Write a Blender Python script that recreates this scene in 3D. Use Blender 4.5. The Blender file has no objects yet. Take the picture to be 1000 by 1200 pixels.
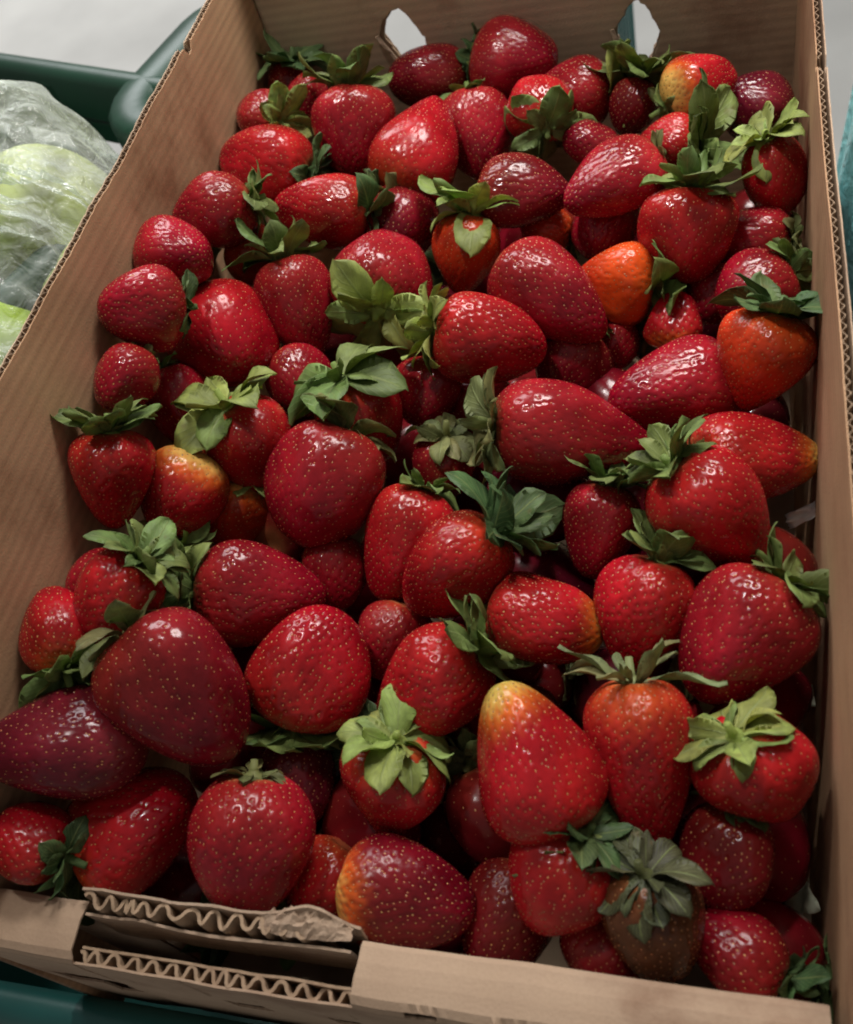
import bpy, bmesh, math, random
import numpy as np
from mathutils import Vector, Matrix, Quaternion, noise
from mathutils.geometry import delaunay_2d_cdt

# ------------------------------------------------------------------ camera, world, lamps, exposure
scene = bpy.context.scene
COL = scene.collection
PI = math.pi

cam_data = bpy.data.cameras.new('camera')
cam = bpy.data.objects.new('camera', cam_data)
COL.objects.link(cam)
cam_data.sensor_fit = 'VERTICAL'
cam_data.sensor_height = 36.0
cam_data.lens = 1155.0 / 1200.0 * 36.0
cam_data.clip_start = 0.01
cam_data.clip_end = 60.0
_cx = Vector((0.9573041, 0.1725349, -0.2319495))      # camera right
_cy = Vector((-0.0063646, 0.8147482, 0.5797800))      # camera up
_cz = Vector((0.2890128, -0.5535495, 0.7810599))      # camera back
_m = Matrix((_cx, _cy, _cz)).transposed().to_4x4()
_m.translation = Vector((0.111, -0.287, 0.92))
cam.matrix_world = _m
cam.location = _m.translation
cam_data.dof.use_dof = True
cam_data.dof.focus_distance = 0.40
cam_data.dof.aperture_fstop = 13.0
scene.camera = cam

world = bpy.data.worlds.new('World')
scene.world = world
world.use_nodes = True
_bg = world.node_tree.nodes['Background']
_bg.inputs['Color'].default_value = (1.0, 0.96, 0.93, 1)
_bg.inputs['Strength'].default_value = 0.215

def area_lamp(name, loc, target, sx, sy, energy, color, spread=180):
    d = bpy.data.lights.new(name, 'AREA')
    d.shape = 'RECTANGLE'; d.size = sx; d.size_y = sy
    d.energy = energy; d.color = color; d.spread = math.radians(spread)
    o = bpy.data.objects.new(name, d)
    COL.objects.link(o)
    o.location = loc
    o.rotation_euler = (Vector(target) - Vector(loc)).to_track_quat('-Z', 'Y').to_euler()
    return o

area_lamp('ceiling_panel', (0.18, 0.52, 1.45), (0.03, 0.20, 0.6), 0.36, 0.24, 3.2, (1.0, 0.96, 0.92), 98)
area_lamp('ceiling_lamp', (-0.20, 0.12, 1.75), (0.02, 0.14, 0.6), 0.09, 0.035, 0.75, (1.0, 0.96, 0.91), 60)
area_lamp('hall_light', (-1.5, 2.4, 2.6), (-1.1, 1.9, 0.0), 1.4, 1.4, 72, (0.97, 0.98, 1.0))

scene.view_settings.view_transform = 'Standard'
scene.view_settings.look = 'None'
scene.view_settings.gamma = 1.0
scene.view_settings.use_curve_mapping = False
scene.view_settings.exposure = 0.0
scene.cycles.use_denoising = True
scene.cycles.filter_width = 1.9
scene.cycles.adaptive_threshold = 0.02
scene.cycles.max_bounces = 6
scene.cycles.transparent_max_bounces = 16

# ------------------------------------------------------------------ helpers
def link(o, parent=None):
    COL.objects.link(o)
    if parent is not None:
        o.parent = parent
    return o

def mesh_obj(name, verts, faces, mat, parent=None, smooth=False):
    me = bpy.data.meshes.new(name)
    me.from_pydata([tuple(v) for v in verts], [], [tuple(f) for f in faces])
    me.validate()
    if smooth:
        me.polygons.foreach_set('use_smooth', [True] * len(me.polygons))
    me.materials.append(mat)
    return link(bpy.data.objects.new(name, me), parent)

def tag(o, label=None, category=None, group=None, kind=None):
    if label: o['label'] = label
    if category: o['category'] = category
    if group: o['group'] = group
    if kind: o['kind'] = kind
    return o

def empty(name, loc=(0, 0, 0)):
    o = bpy.data.objects.new(name, None)
    o.empty_display_size = 0.02
    o.location = loc
    return link(o)

class MB:
    """collects shapes of one part"""
    def __init__(s): s.v = []; s.f = []
    def add(s, vs, fs):
        b = len(s.v); s.v += [tuple(v) for v in vs]; s.f += [tuple(b + i for i in f) for f in fs]
    def box(s, a, b):
        x0, y0, z0 = a; x1, y1, z1 = b
        s.add([(x0,y0,z0),(x1,y0,z0),(x1,y1,z0),(x0,y1,z0),(x0,y0,z1),(x1,y0,z1),(x1,y1,z1),(x0,y1,z1)],
              [(0,3,2,1),(4,5,6,7),(0,1,5,4),(1,2,6,5),(2,3,7,6),(3,0,4,7)])
    def grid(s, pts):
        n = len(pts); m = len(pts[0])
        s.add([p for r in pts for p in r], [(i*m+j, i*m+j+1, (i+1)*m+j+1, (i+1)*m+j) for i in range(n-1) for j in range(m-1)])
    def sheet(s, pts, off):
        """grid with thickness: off = vector added for the back side"""
        n = len(pts); m = len(pts[0]); off = Vector(off)
        a = [Vector(p) for r in pts for p in r]; b = [p + off for p in a]
        N = n * m
        fs = []
        for i in range(n-1):
            for j in range(m-1):
                q = (i*m+j, i*m+j+1, (i+1)*m+j+1, (i+1)*m+j)
                fs.append(q); fs.append(tuple(N + k for k in reversed(q)))
        rim = [(0, j) for j in range(m)] + [(i, m-1) for i in range(1, n)] + [(n-1, j) for j in range(m-2, -1, -1)] + [(i, 0) for i in range(n-2, 0, -1)]
        ids = [i*m+j for i, j in rim]
        for k in range(len(ids)):
            p, q = ids[k], ids[(k+1) % len(ids)]
            fs.append((q, p, N+p, N+q))
        s.add(a + b, fs)
    def build(s, name, mat, parent=None, smooth=False, bevel=0):
        o = mesh_obj(name, s.v, s.f, mat, parent, smooth)
        bm = bmesh.new(); bm.from_mesh(o.data)
        bmesh.ops.recalc_face_normals(bm, faces=bm.faces)
        bm.to_mesh(o.data); bm.free()
        if bevel:
            md = o.modifiers.new('bevel', 'BEVEL'); md.width = bevel; md.segments = 2; md.limit_method = 'ANGLE'
        return o

def nz(x, y=0.0, z=0.0, s=1.0):
    return noise.noise(Vector((x * s, y * s, z * s)))

# ------------------------------------------------------------------ materials
def new_mat(name):
    m = bpy.data.materials.new(name)
    m.use_nodes = True
    nt = m.node_tree
    return m, nt, nt.nodes, nt.links, nt.nodes['Principled BSDF']

def ramp(N, stops):
    r = N.new('ShaderNodeValToRGB')
    el = r.color_ramp.elements
    while len(el) < len(stops): el.new(0.5)
    for e, (p, c) in zip(el, stops):
        e.position = p; e.color = (c[0], c[1], c[2], 1) if not isinstance(c, float) else (c, c, c, 1)
    return r

def mat_fruit():
    m, nt, N, L, P = new_mat('strawberry_skin')
    a = N.new('ShaderNodeAttribute'); a.attribute_name = 'skin'
    tc = N.new('ShaderNodeTexCoord')
    n1 = N.new('ShaderNodeTexNoise'); n1.inputs['Scale'].default_value = 75; n1.inputs['Detail'].default_value = 4
    L.new(tc.outputs['Object'], n1.inputs['Vector'])
    r1 = ramp(N, [(0.3, 0.62), (0.7, 1.18)]); L.new(n1.outputs['Fac'], r1.inputs['Fac'])
    mx = N.new('ShaderNodeMix'); mx.data_type = 'RGBA'; mx.blend_type = 'MULTIPLY'; mx.inputs['Factor'].default_value = 1.0
    L.new(a.outputs['Color'], mx.inputs['A']); L.new(r1.outputs['Color'], mx.inputs['B'])
    L.new(mx.outputs['Result'], P.inputs['Base Color'])
    n2 = N.new('ShaderNodeTexNoise'); n2.inputs['Scale'].default_value = 420; n2.inputs['Detail'].default_value = 3
    L.new(tc.outputs['Object'], n2.inputs['Vector'])
    bp = N.new('ShaderNodeBump'); bp.inputs['Strength'].default_value = 0.15; bp.inputs['Distance'].default_value = 0.0006
    L.new(n2.outputs['Fac'], bp.inputs['Height']); L.new(bp.outputs['Normal'], P.inputs['Normal'])
    n3 = N.new('ShaderNodeTexNoise'); n3.inputs['Scale'].default_value = 55; n3.inputs['Detail'].default_value = 3
    L.new(tc.outputs['Object'], n3.inputs['Vector'])
    r3 = ramp(N, [(0.35, 0.12), (0.7, 0.30)]); L.new(n3.outputs['Fac'], r3.inputs['Fac'])
    L.new(r3.outputs['Color'], P.inputs['Roughness'])
    P.inputs['Specular IOR Level'].default_value = 0.27
    P.inputs['Subsurface Weight'].default_value = 0.12
    P.inputs['Subsurface Radius'].default_value = (1.0, 0.2, 0.12)
    P.inputs['Subsurface Scale'].default_value = 0.0025
    return m

def mat_seed():
    m, nt, N, L, P = new_mat('achene')
    a = N.new('ShaderNodeAttribute'); a.attribute_name = 'skin'
    L.new(a.outputs['Color'], P.inputs['Base Color'])
    P.inputs['Roughness'].default_value = 0.35
    return m

def mat_leaf():
    m, nt, N, L, P = new_mat('sepal_green')
    oi = N.new('ShaderNodeObjectInfo')
    uv = N.new('ShaderNodeUVMap')
    sx = N.new('ShaderNodeSeparateXYZ'); L.new(uv.outputs['UV'], sx.inputs['Vector'])
    # side veins: lines slanting away from the midrib
    ab = N.new('ShaderNodeMath'); ab.operation = 'ABSOLUTE'; L.new(sx.outputs['Y'], ab.inputs[0])
    ma = N.new('ShaderNodeMath'); ma.operation = 'MULTIPLY_ADD'; L.new(ab.outputs[0], ma.inputs[0]); ma.inputs[1].default_value = -0.55; L.new(sx.outputs['X'], ma.inputs[2])
    mm = N.new('ShaderNodeMath'); mm.operation = 'MULTIPLY'; L.new(ma.outputs[0], mm.inputs[0]); mm.inputs[1].default_value = 42.0
    si = N.new('ShaderNodeMath'); si.operation = 'SINE'; L.new(mm.outputs[0], si.inputs[0])
    vr = ramp(N, [(0.75, 0.0), (1.0, 0.35)]); L.new(si.outputs[0], vr.inputs['Fac'])
    mr = ramp(N, [(0.0, 0.8), (0.09, 0.0)]); L.new(ab.outputs[0], mr.inputs['Fac'])
    mxv = N.new('ShaderNodeMath'); mxv.operation = 'MAXIMUM'; L.new(vr.outputs['Color'], mxv.inputs[0]); L.new(mr.outputs['Color'], mxv.inputs[1])
    tc = N.new('ShaderNodeTexCoord')
    va = N.new('ShaderNodeVectorMath'); va.operation = 'ADD'
    L.new(tc.outputs['Object'], va.inputs[0]); L.new(oi.outputs['Random'], va.inputs[1])
    n1 = N.new('ShaderNodeTexNoise'); n1.inputs['Scale'].default_value = 3.2; n1.inputs['Detail'].default_value = 5
    L.new(va.outputs[0], n1.inputs['Vector'])
    r1 = ramp(N, [(0.3, 0.60), (0.72, 1.30)]); L.new(n1.outputs['Fac'], r1.inputs['Fac'])
    c1 = N.new('ShaderNodeMix'); c1.data_type = 'RGBA'; c1.blend_type = 'MULTIPLY'; c1.inputs['Factor'].default_value = 1
    L.new(oi.outputs['Color'], c1.inputs['A']); L.new(r1.outputs['Color'], c1.inputs['B'])
    c2 = N.new('ShaderNodeMix'); c2.data_type = 'RGBA'; c2.inputs['B'].default_value = (0.30, 0.36, 0.13, 1)
    L.new(mxv.outputs[0], c2.inputs['Factor']); L.new(c1.outputs['Result'], c2.inputs['A'])
    # brown dry patches
    n2 = N.new('ShaderNodeTexNoise'); n2.inputs['Scale'].default_value = 2.1; n2.inputs['Detail'].default_value = 6
    L.new(va.outputs[0], n2.inputs['Vector'])
    r2 = ramp(N, [(0.66, 0.0), (0.78, 0.7)]); L.new(n2.outputs['Fac'], r2.inputs['Fac'])
    c3 = N.new('ShaderNodeMix'); c3.data_type = 'RGBA'; c3.inputs['B'].default_value = (0.20, 0.13, 0.05, 1)
    L.new(r2.outputs['Color'], c3.inputs['Factor']); L.new(c2.outputs['Result'], c3.inputs['A'])
    L.new(c3.outputs['Result'], P.inputs['Base Color'])
    P.inputs['Roughness'].default_value = 0.55
    bp = N.new('ShaderNodeBump'); bp.inputs['Strength'].default_value = 0.5; bp.inputs['Distance'].default_value = 0.0006
    L.new(mxv.outputs[0], bp.inputs['Height']); L.new(bp.outputs['Normal'], P.inputs['Normal'])
    tr = N.new('ShaderNodeBsdfTranslucent'); L.new(c3.outputs['Result'], tr.inputs['Color'])
    ms = N.new('ShaderNodeMixShader'); ms.inputs['Fac'].default_value = 0.38
    L.new(P.outputs['BSDF'], ms.inputs[1]); L.new(tr.outputs['BSDF'], ms.inputs[2])
    L.new(ms.outputs['Shader'], N['Material Output'].inputs['Surface'])
    return m

def mat_card(name, base, dark, streak=0.5, axis='Y', bump=0.4):
    """kraft board: fibres, long flute streaks along one axis, blotches"""
    m, nt, N, L, P = new_mat(name)
    tc = N.new('ShaderNodeTexCoord')
    mp = N.new('ShaderNodeMapping'); L.new(tc.outputs['Object'], mp.inputs['Vector'])
    mp.inputs['Scale'].default_value = {'Y': (260, 4, 260), 'X': (4, 260, 260), 'Z': (260, 260, 4)}[axis]
    n1 = N.new('ShaderNodeTexNoise'); n1.inputs['Scale'].default_value = 1; n1.inputs['Detail'].default_value = 4
    L.new(mp.outputs['Vector'], n1.inputs['Vector'])
    n2 = N.new('ShaderNodeTexNoise'); n2.inputs['Scale'].default_value = 26; n2.inputs['Detail'].default_value = 6
    L.new(tc.outputs['Object'], n2.inputs['Vector'])
    n3 = N.new('ShaderNodeTexNoise'); n3.inputs['Scale'].default_value = 900; n3.inputs['Detail'].default_value = 2
    L.new(tc.outputs['Object'], n3.inputs['Vector'])
    s1 = N.new('ShaderNodeMath'); s1.operation = 'MULTIPLY_ADD'; L.new(n1.outputs['Fac'], s1.inputs[0]); s1.inputs[1].default_value = streak; L.new(n2.outputs['Fac'], s1.inputs[2])
    s2 = N.new('ShaderNodeMath'); s2.operation = 'MULTIPLY_ADD'; L.new(n3.outputs['Fac'], s2.inputs[0]); s2.inputs[1].default_value = 0.35; L.new(s1.outputs[0], s2.inputs[2])
    c = (0.5 + 0.5 * streak + 0.175)
    r = ramp(N, [(max(0, (c - 0.32) / 2), dark), (min(1, (c + 0.32) / 2), base)])
    hf = N.new('ShaderNodeMath'); hf.operation = 'MULTIPLY'; hf.inputs[1].default_value = 0.5; L.new(s2.outputs[0], hf.inputs[0])
    L.new(hf.outputs[0], r.inputs['Fac'])
    n4 = N.new('ShaderNodeTexNoise'); n4.inputs['Scale'].default_value = 11; n4.inputs['Detail'].default_value = 7; n4.inputs['Roughness'].default_value = 0.65
    L.new(tc.outputs['Object'], n4.inputs['Vector'])
    r4 = ramp(N, [(0.33, (0.60, 0.50, 0.46)), (0.47, (0.95, 0.93, 0.92)), (0.75, (1.10, 1.09, 1.06))]); L.new(n4.outputs['Fac'], r4.inputs['Fac'])
    wv = N.new('ShaderNodeTexWave'); wv.wave_type = 'BANDS'; wv.bands_direction = 'Z' if axis != 'Z' else 'X'
    wv.inputs['Scale'].default_value = 62; wv.inputs['Distortion'].default_value = 0.6; wv.inputs['Detail'].default_value = 2; wv.inputs['Detail Scale'].default_value = 0.6
    L.new(tc.outputs['Object'], wv.inputs['Vector'])
    r5 = ramp(N, [(0.0, 0.90), (1.0, 1.05)]); L.new(wv.outputs['Fac'], r5.inputs['Fac'])
    m4 = N.new('ShaderNodeMix'); m4.data_type = 'RGBA'; m4.blend_type = 'MULTIPLY'; m4.inputs['Factor'].default_value = 1
    L.new(r.outputs['Color'], m4.inputs['A']); L.new(r4.outputs['Color'], m4.inputs['B'])
    m5 = N.new('ShaderNodeMix'); m5.data_type = 'RGBA'; m5.blend_type = 'MULTIPLY'; m5.inputs['Factor'].default_value = 1
    L.new(m4.outputs['Result'], m5.inputs['A']); L.new(r5.outputs['Color'], m5.inputs['B'])
    L.new(m5.outputs['Result'], P.inputs['Base Color'])
    P.inputs['Roughness'].default_value = 0.78
    P.inputs['Specular IOR Level'].default_value = 0.25
    bp = N.new('ShaderNodeBump'); bp.inputs['Strength'].default_value = bump; bp.inputs['Distance'].default_value = 0.0009
    L.new(s2.outputs[0], bp.inputs['Height']); L.new(bp.outputs['Normal'], P.inputs['Normal'])
    return m

def mat_plain(name, col, rough=0.5, nscale=20, amount=0.25, bump=0.0, bscale=60):
    m, nt, N, L, P = new_mat(name)
    tc = N.new('ShaderNodeTexCoord')
    n = N.new('ShaderNodeTexNoise'); n.inputs['Scale'].default_value = nscale; n.inputs['Detail'].default_value = 6
    L.new(tc.outputs['Object'], n.inputs['Vector'])
    r = ramp(N, [(0.3, tuple(k * (1 - amount) for k in col)), (0.7, tuple(min(1, k * (1 + amount)) for k in col))])
    L.new(n.outputs['Fac'], r.inputs['Fac']); L.new(r.outputs['Color'], P.inputs['Base Color'])
    P.inputs['Roughness'].default_value = rough
    if bump:
        b = N.new('ShaderNodeTexNoise'); b.inputs['Scale'].default_value = bscale; b.inputs['Detail'].default_value = 4
        L.new(tc.outputs['Object'], b.inputs['Vector'])
        bp = N.new('ShaderNodeBump'); bp.inputs['Strength'].default_value = bump; bp.inputs['Distance'].default_value = 0.002
        L.new(b.outputs['Fac'], bp.inputs['Height']); L.new(bp.outputs['Normal'], P.inputs['Normal'])
    return m

def mat_film(name, tint, milk):
    m, nt, N, L, P = new_mat(name)
    P.inputs['Base Color'].default_value = (*tint, 1)
    P.inputs['Roughness'].default_value = 0.09
    P.inputs['IOR'].default_value = 1.5
    P.inputs['Specular IOR Level'].default_value = 0.9
    tc = N.new('ShaderNodeTexCoord')
    n = N.new('ShaderNodeTexNoise'); n.inputs['Scale'].default_value = 75; n.inputs['Detail'].default_value = 5; n.inputs['Distortion'].default_value = 1.5
    L.new(tc.outputs['Object'], n.inputs['Vector'])
    bp = N.new('ShaderNodeBump'); bp.inputs['Strength'].default_value = 1.0; bp.inputs['Distance'].default_value = 0.004
    L.new(n.outputs['Fac'], bp.inputs['Height']); L.new(bp.outputs['Normal'], P.inputs['Normal'])
    t = N.new('ShaderNodeBsdfTransparent'); t.inputs['Color'].default_value = (0.97, 1.0, 0.98, 1)
    lw = N.new('ShaderNodeLayerWeight'); lw.inputs['Blend'].default_value = 0.35
    L.new(bp.outputs['Normal'], lw.inputs['Normal'])
    mr = N.new('ShaderNodeMapRange'); mr.inputs['To Min'].default_value = milk; mr.inputs['To Max'].default_value = min(1, milk + 0.42)
    L.new(lw.outputs['Facing'], mr.inputs['Value'])
    ms = N.new('ShaderNodeMixShader')
    L.new(mr.outputs['Result'], ms.inputs['Fac']); L.new(t.outputs['BSDF'], ms.inputs[1]); L.new(P.outputs['BSDF'], ms.inputs[2])
    L.new(ms.outputs['Shader'], N['Material Output'].inputs['Surface'])
    return m

M_FRUIT = mat_fruit(); M_SEED = mat_seed(); M_LEAF = mat_leaf()
M_SIDE = mat_card('kraft_side', (0.50, 0.310, 0.178), (0.38, 0.220, 0.122), 0.6, 'Y')
M_BACK = mat_card('kraft_back', (0.50, 0.375, 0.255), (0.40, 0.29, 0.19), 0.25, 'X')
M_FRONT = mat_card('kraft_front', (0.50, 0.365, 0.255), (0.38, 0.265, 0.18), 0.25, 'X')
M_FLUTE = mat_card('kraft_flute', (0.44, 0.32, 0.215), (0.28, 0.19, 0.12), 0.25, 'Z')
M_TORN = mat_card('kraft_torn', (0.55, 0.42, 0.31), (0.30, 0.20, 0.13), 0.25, 'X', 0.8)
M_CRATE = mat_plain('crate_plastic', (0.004, 0.040, 0.020), 0.42, 9, 0.3, 0.15, 40)
M_CRATE2 = mat_plain('crate_plastic_teal', (0.012, 0.11, 0.10), 0.42, 9, 0.3, 0.15, 40)
M_NAVY = mat_plain('navy_plastic', (0.010, 0.022, 0.04), 0.5, 12, 0.4, 0.2, 40)
M_FLOOR = mat_plain('floor_concrete', (0.60, 0.59, 0.55), 0.7, 3.5, 0.14, 0.12, 20)
M_VEG = mat_plain('vegetable_lime', (0.30, 0.42, 0.03), 0.5, 26, 0.65, 0.7, 40)
M_VEGP = mat_plain('vegetable_pale', (0.42, 0.47, 0.15), 0.5, 30, 0.75, 0.8, 40)
M_SCRAP = mat_plain('pale_scrap', (0.66, 0.70, 0.52), 0.5, 60, 0.2, 0.3, 200)
M_WHITE = mat_plain('white_sheet', (0.80, 0.84, 0.82), 0.5, 60, 0.1, 0.3, 200)
M_FILM = mat_film('clear_film', (0.74, 0.80, 0.74), 0.20)
M_FILM2 = mat_film('teal_film', (0.30, 0.72, 0.74), 0.7)
M_MARK = mat_plain('red_print', (0.42, 0.24, 0.19), 0.8, 150, 0.3)

# ------------------------------------------------------------------ the setting
floor = MB(); floor.grid([[(-8, -6, 0), (8, -6, 0)], [(-8, 12, 0), (8, 12, 0)]])
tag(floor.build('floor', M_FLOOR), 'pale worn concrete floor far below the crates', kind='structure')

def make_crate(x0, x1, y0, y1, z0, z1, mat, label, rot=0.0, lip=0.022):
    cx, cy = (x0 + x1) / 2, (y0 + y1) / 2
    root = empty('plastic_crate', (cx, cy, z0)); root.rotation_euler.z = rot
    tag(root, label, 'crate', 'plastic crates')
    X, Y, H = (x1 - x0) / 2, (y1 - y0) / 2, z1 - z0
    b = MB(); b.box((-X, -Y, 0), (X, Y, 0.004)); b.build('bottom', mat, root, bevel=0.001)
    for s in (-1, 1):
        w = MB()
        for zz in range(3):                     # slatted wall with real gaps
            za = 0.01 + zz * (H - 0.03) / 3
            w.box((-X, s * Y - 0.002, za), (X, s * Y + 0.002, za + (H - 0.03) / 3 - 0.014))
        for k in range(7):
            xx = -X + 2 * X * k / 6
            w.box((xx - 0.006, s * Y - 0.0045, 0.006), (xx + 0.006, s * Y + 0.0045, H - 0.008))
        w.build('wall', mat, root, bevel=0.001)
        w = MB()
        for zz in range(3):
            za = 0.01 + zz * (H - 0.03) / 3
            w.box((s * X - 0.002, -Y, za), (s * X + 0.002, Y, za + (H - 0.03) / 3 - 0.014))
        for k in range(7):
            yy = -Y + 2 * Y * k / 6
            w.box((s * X - 0.0045, yy - 0.006, 0.006), (s * X + 0.0045, yy + 0.006, H - 0.008))
        w.build('wall', mat, root, bevel=0.001)
    # rounded rim swept round the top, an upside-down U
    prof = [(-0.004, -0.03), (-0.004, -0.004), (0.0, 0.0), (lip * 0.5, 0.0015), (lip, 0.0), (lip + 0.004, -0.004), (lip + 0.004, -0.026), (lip + 0.001, -0.026), (lip, -0.006), (0.0, -0.005), (0.0, -0.03)]
    rad = 0.02; path = []
    for (sx, sy, a0) in ((1, 1, 0), (-1, 1, 90), (-1, -1, 180), (1, -1, 270)):
        for k in range(6):
            a = math.radians(a0 + 18 * k)
            path.append((sx * (X - rad), sy * (Y - rad), math.cos(a), math.sin(a)))
    pts = [[(px + nx * (rad + o), py + ny * (rad + o), H + h) for (o, h) in prof] for (px, py, nx, ny) in path]
    pts.append(pts[0])
    r = MB(); r.grid(pts); r.build('rim', mat, root, smooth=True)
    return root

make_crate(-0.46, 0.50, -0.40, 0.04, 0.0, 0.20, M_NAVY, 'dark navy plastic crate lowest of all, under the teal one')
make_crate(-0.42, 0.162, -0.252, 0.252, 0.22, 0.518, M_CRATE2, 'teal green plastic crate beneath the cardboard box', lip=0.008)
make_crate(-0.715, -0.275, -0.244, 0.316, 0.522, 0.640, M_CRATE, 'dark green plastic crate holding the clear vegetable bag', rot=math.radians(-22), lip=0.010)
make_crate(-0.218, -0.158, 0.200, 0.310, 0.32, 0.640, M_CRATE, 'green plastic crate corner showing beside far end of left panel', rot=math.radians(-14))
make_crate(-0.13, 0.006, 0.62, 0.80, 0.0, 0.60, M_CRATE2, 'teal plastic crate seen through the right hand hole')
make_crate(0.185, 0.55, -0.42, 0.035, 0.22, 0.505, M_CRATE2, 'green plastic crate just outside the right panel')

# ------------------------------------------------------------------ cardboard box
XL, XR, YN, YB, ZF = -0.140, 0.145, -0.227, 0.229, 0.488
box = empty('cardboard_box', (0, 0, ZF))
tag(box, 'open brown corrugated cardboard box full of strawberries, its front panel torn', 'box')
OFF = Vector((0, 0, -ZF))
def P(x, y, z): return Vector((x, y, z)) + OFF

b = MB(); b.box(P(XL, -0.243, ZF - 0.004), P(XR, YB + 0.004, ZF)); b.build('bottom_panel', M_BACK, box)

def side_panel(xin, sgn, ztop_near, ztop_far, ynotch, seed, outer_gap, near_y, A=0.0014):
    """corrugated board: inner liner, flutes, outer liner; sgn = direction outwards"""
    ys = list(np.linspace(near_y, YB + 0.010, 150))
    def top(y):
        u = (y - YN) / (YB - YN)
        z = ztop_near + (ztop_far - ztop_near) * u + 0.0011 * nz(y * 28, seed) + 0.0005 * nz(y * 140, seed + 3)
        if abs(y - ynotch) < 0.0034: z -= 0.0045
        elif y > ynotch: z -= 0.0008
        return z
    def wob(y, v): return sgn * 0.0016 * nz(y * 7, seed + 9, v * 2) * v
    zs = [0.0, 0.15, 0.3, 0.45, 0.6, 0.72, 0.82, 0.9, 0.96, 1.0]
    def rows(x, dz=0.0, rag=0.0):
        return [[P(x + wob(y, v), y, ZF + v * (top(y) + dz + rag * nz(y * 260, seed + 5) - ZF)) for v in zs] for y in ys]
    inner = MB(); inner.sheet(rows(xin, 0.0, 0.0004), (sgn * 0.0005, 0, 0))
    root = inner.build('side_panel', M_SIDE, box, smooth=False)
    fl = MB()
    per = 0.0046; n = int((ys[-1] - ys[0]) / per * 8)
    pts = []
    for i in range(n + 1):
        y = ys[0] + (ys[-1] - ys[0]) * i / n
        x = xin + sgn * (0.00055 + A + 0.0001) + A * math.sin(2 * PI * (y - ys[0]) / per)
        zt = top(y) - (0.0003 if A > 0.001 else 0.0016) + 0.0003 * nz(y * 500, seed)
        pts.append([P(x + wob(y, 0.8), y, zt - 0.03), P(x + wob(y, 1), y, zt)])
    fl.sheet(pts, (sgn * 0.0004, 0, 0)); fl.build('flutes', M_FLUTE, root)
    out = MB(); out.sheet(rows(xin + sgn * (2 * A + 0.0011 + outer_gap), -0.0006, 0.0006), (sgn * 0.0005, 0, 0)); out.build('outer_liner', M_FRONT, root)
    return root

side_panel(XL, -1, 0.704, 0.7055, 0.142, 1.0, 0.0, -0.2475)
side_panel(XR, 1, 0.6795, 0.6865, 0.100, 21.0, 0.0010, -0.262, 0.0007)

def plate_with_holes(name, outer, holes, y, th, mat, parent):
    co = []; ed = []
    for poly in [outer] + holes:
        b0 = len(co); co += [Vector(p) for p in poly]
        ed += [(b0 + i, b0 + (i + 1) % len(poly)) for i in range(len(poly))]
    vs, es, fs, *_ = delaunay_2d_cdt(co, ed, [], 1, 1e-7)
    def inside(pt, poly):
        r = False
        for i in range(len(poly)):
            (x1, y1), (x2, y2) = poly[i], poly[i - 1]
            if (y1 > pt[1]) != (y2 > pt[1]) and pt[0] < (x2 - x1) * (pt[1] - y1) / (y2 - y1) + x1: r = not r
        return r
    keep = []
    for f in fs:
        c = sum((vs[i] for i in f), Vector((0, 0))) / len(f)
        if not any(inside(c, h) for h in holes): keep.append(f)
    m = MB(); n = len(vs)
    V = [P(v.x, y, v.y) for v in vs] + [P(v.x, y + th, v.y) for v in vs]
    F = [tuple(f) for f in keep] + [tuple(n + i for i in reversed(f)) for f in keep]
    cnt = {}
    for f in keep:
        for i in range(len(f)):
            e = (f[i], f[(i + 1) % len(f)]); cnt[e] = 1
    for (a, b_) in list(cnt):
        if (b_, a) not in cnt: F.append((b_, a, n + a, n + b_))
    m.add(V, F)
    return m.build(name, mat, parent)

def rough_poly(pts, amp, seed, step=0.002):
    out = []
    for i in range(len(pts)):
        a, b_ = Vector(pts[i]), Vector(pts[(i + 1) % len(pts)])
        k = max(1, int((b_ - a).length / step))
        for j in range(k):
            p = a.lerp(b_, j / k)
            out.append((p.x + amp * nz(p.x * 400, p.y * 400, seed), p.y + amp * nz(p.x * 400, p.y * 400, seed + 7)))
    return out
H1 = [(-0.0655, 0.6635), (-0.0600, 0.6640), (-0.0565, 0.6610), (-0.0495, 0.646), (-0.0490, 0.639), (-0.053, 0.632), (-0.060, 0.628), (-0.067, 0.631), (-0.0750, 0.649), (-0.0725, 0.656)]
H2 = [(0.0630, 0.6495), (0.0665, 0.6505), (0.0700, 0.6475), (0.0772, 0.6320), (0.0765, 0.626), (0.070, 0.610), (0.065, 0.6035), (0.0605, 0.609), (0.0525, 0.630), (0.0530, 0.636)]
outer = [(XL + 0.0003, ZF), (XR - 0.0003, ZF), (XR - 0.0003, 0.735), (XL + 0.0003, 0.735)]
back = plate_with_holes('end_panel', outer, [rough_poly(H1, 0.0009, 1), rough_poly(H2, 0.0011, 5)], YB, 0.0006, M_BACK, box)
g1 = [(x * 0.93 + -0.061 * 0.07 + 0.0012, z * 0.94 + 0.647 * 0.06 + 0.0006) for x, z in H1]
g2 = [(x * 0.90 + 0.065 * 0.10 + 0.001, z * 0.90 + 0.630 * 0.10 + 0.0018) for x, z in H2]
plate_with_holes('middle_ply', outer, [rough_poly(g1, 0.0010, 3), rough_poly(g2, 0.0014, 6)], YB + 0.0022, 0.0012, M_FLUTE, back)
plate_with_holes('outer_liner', outer, [rough_poly(g1, 0.0006, 9), rough_poly(g2, 0.0012, 8)], YB + 0.0046, 0.0006, M_FRONT, back)
t = MB()     # torn lip of paper hanging in the right hand hole
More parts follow.
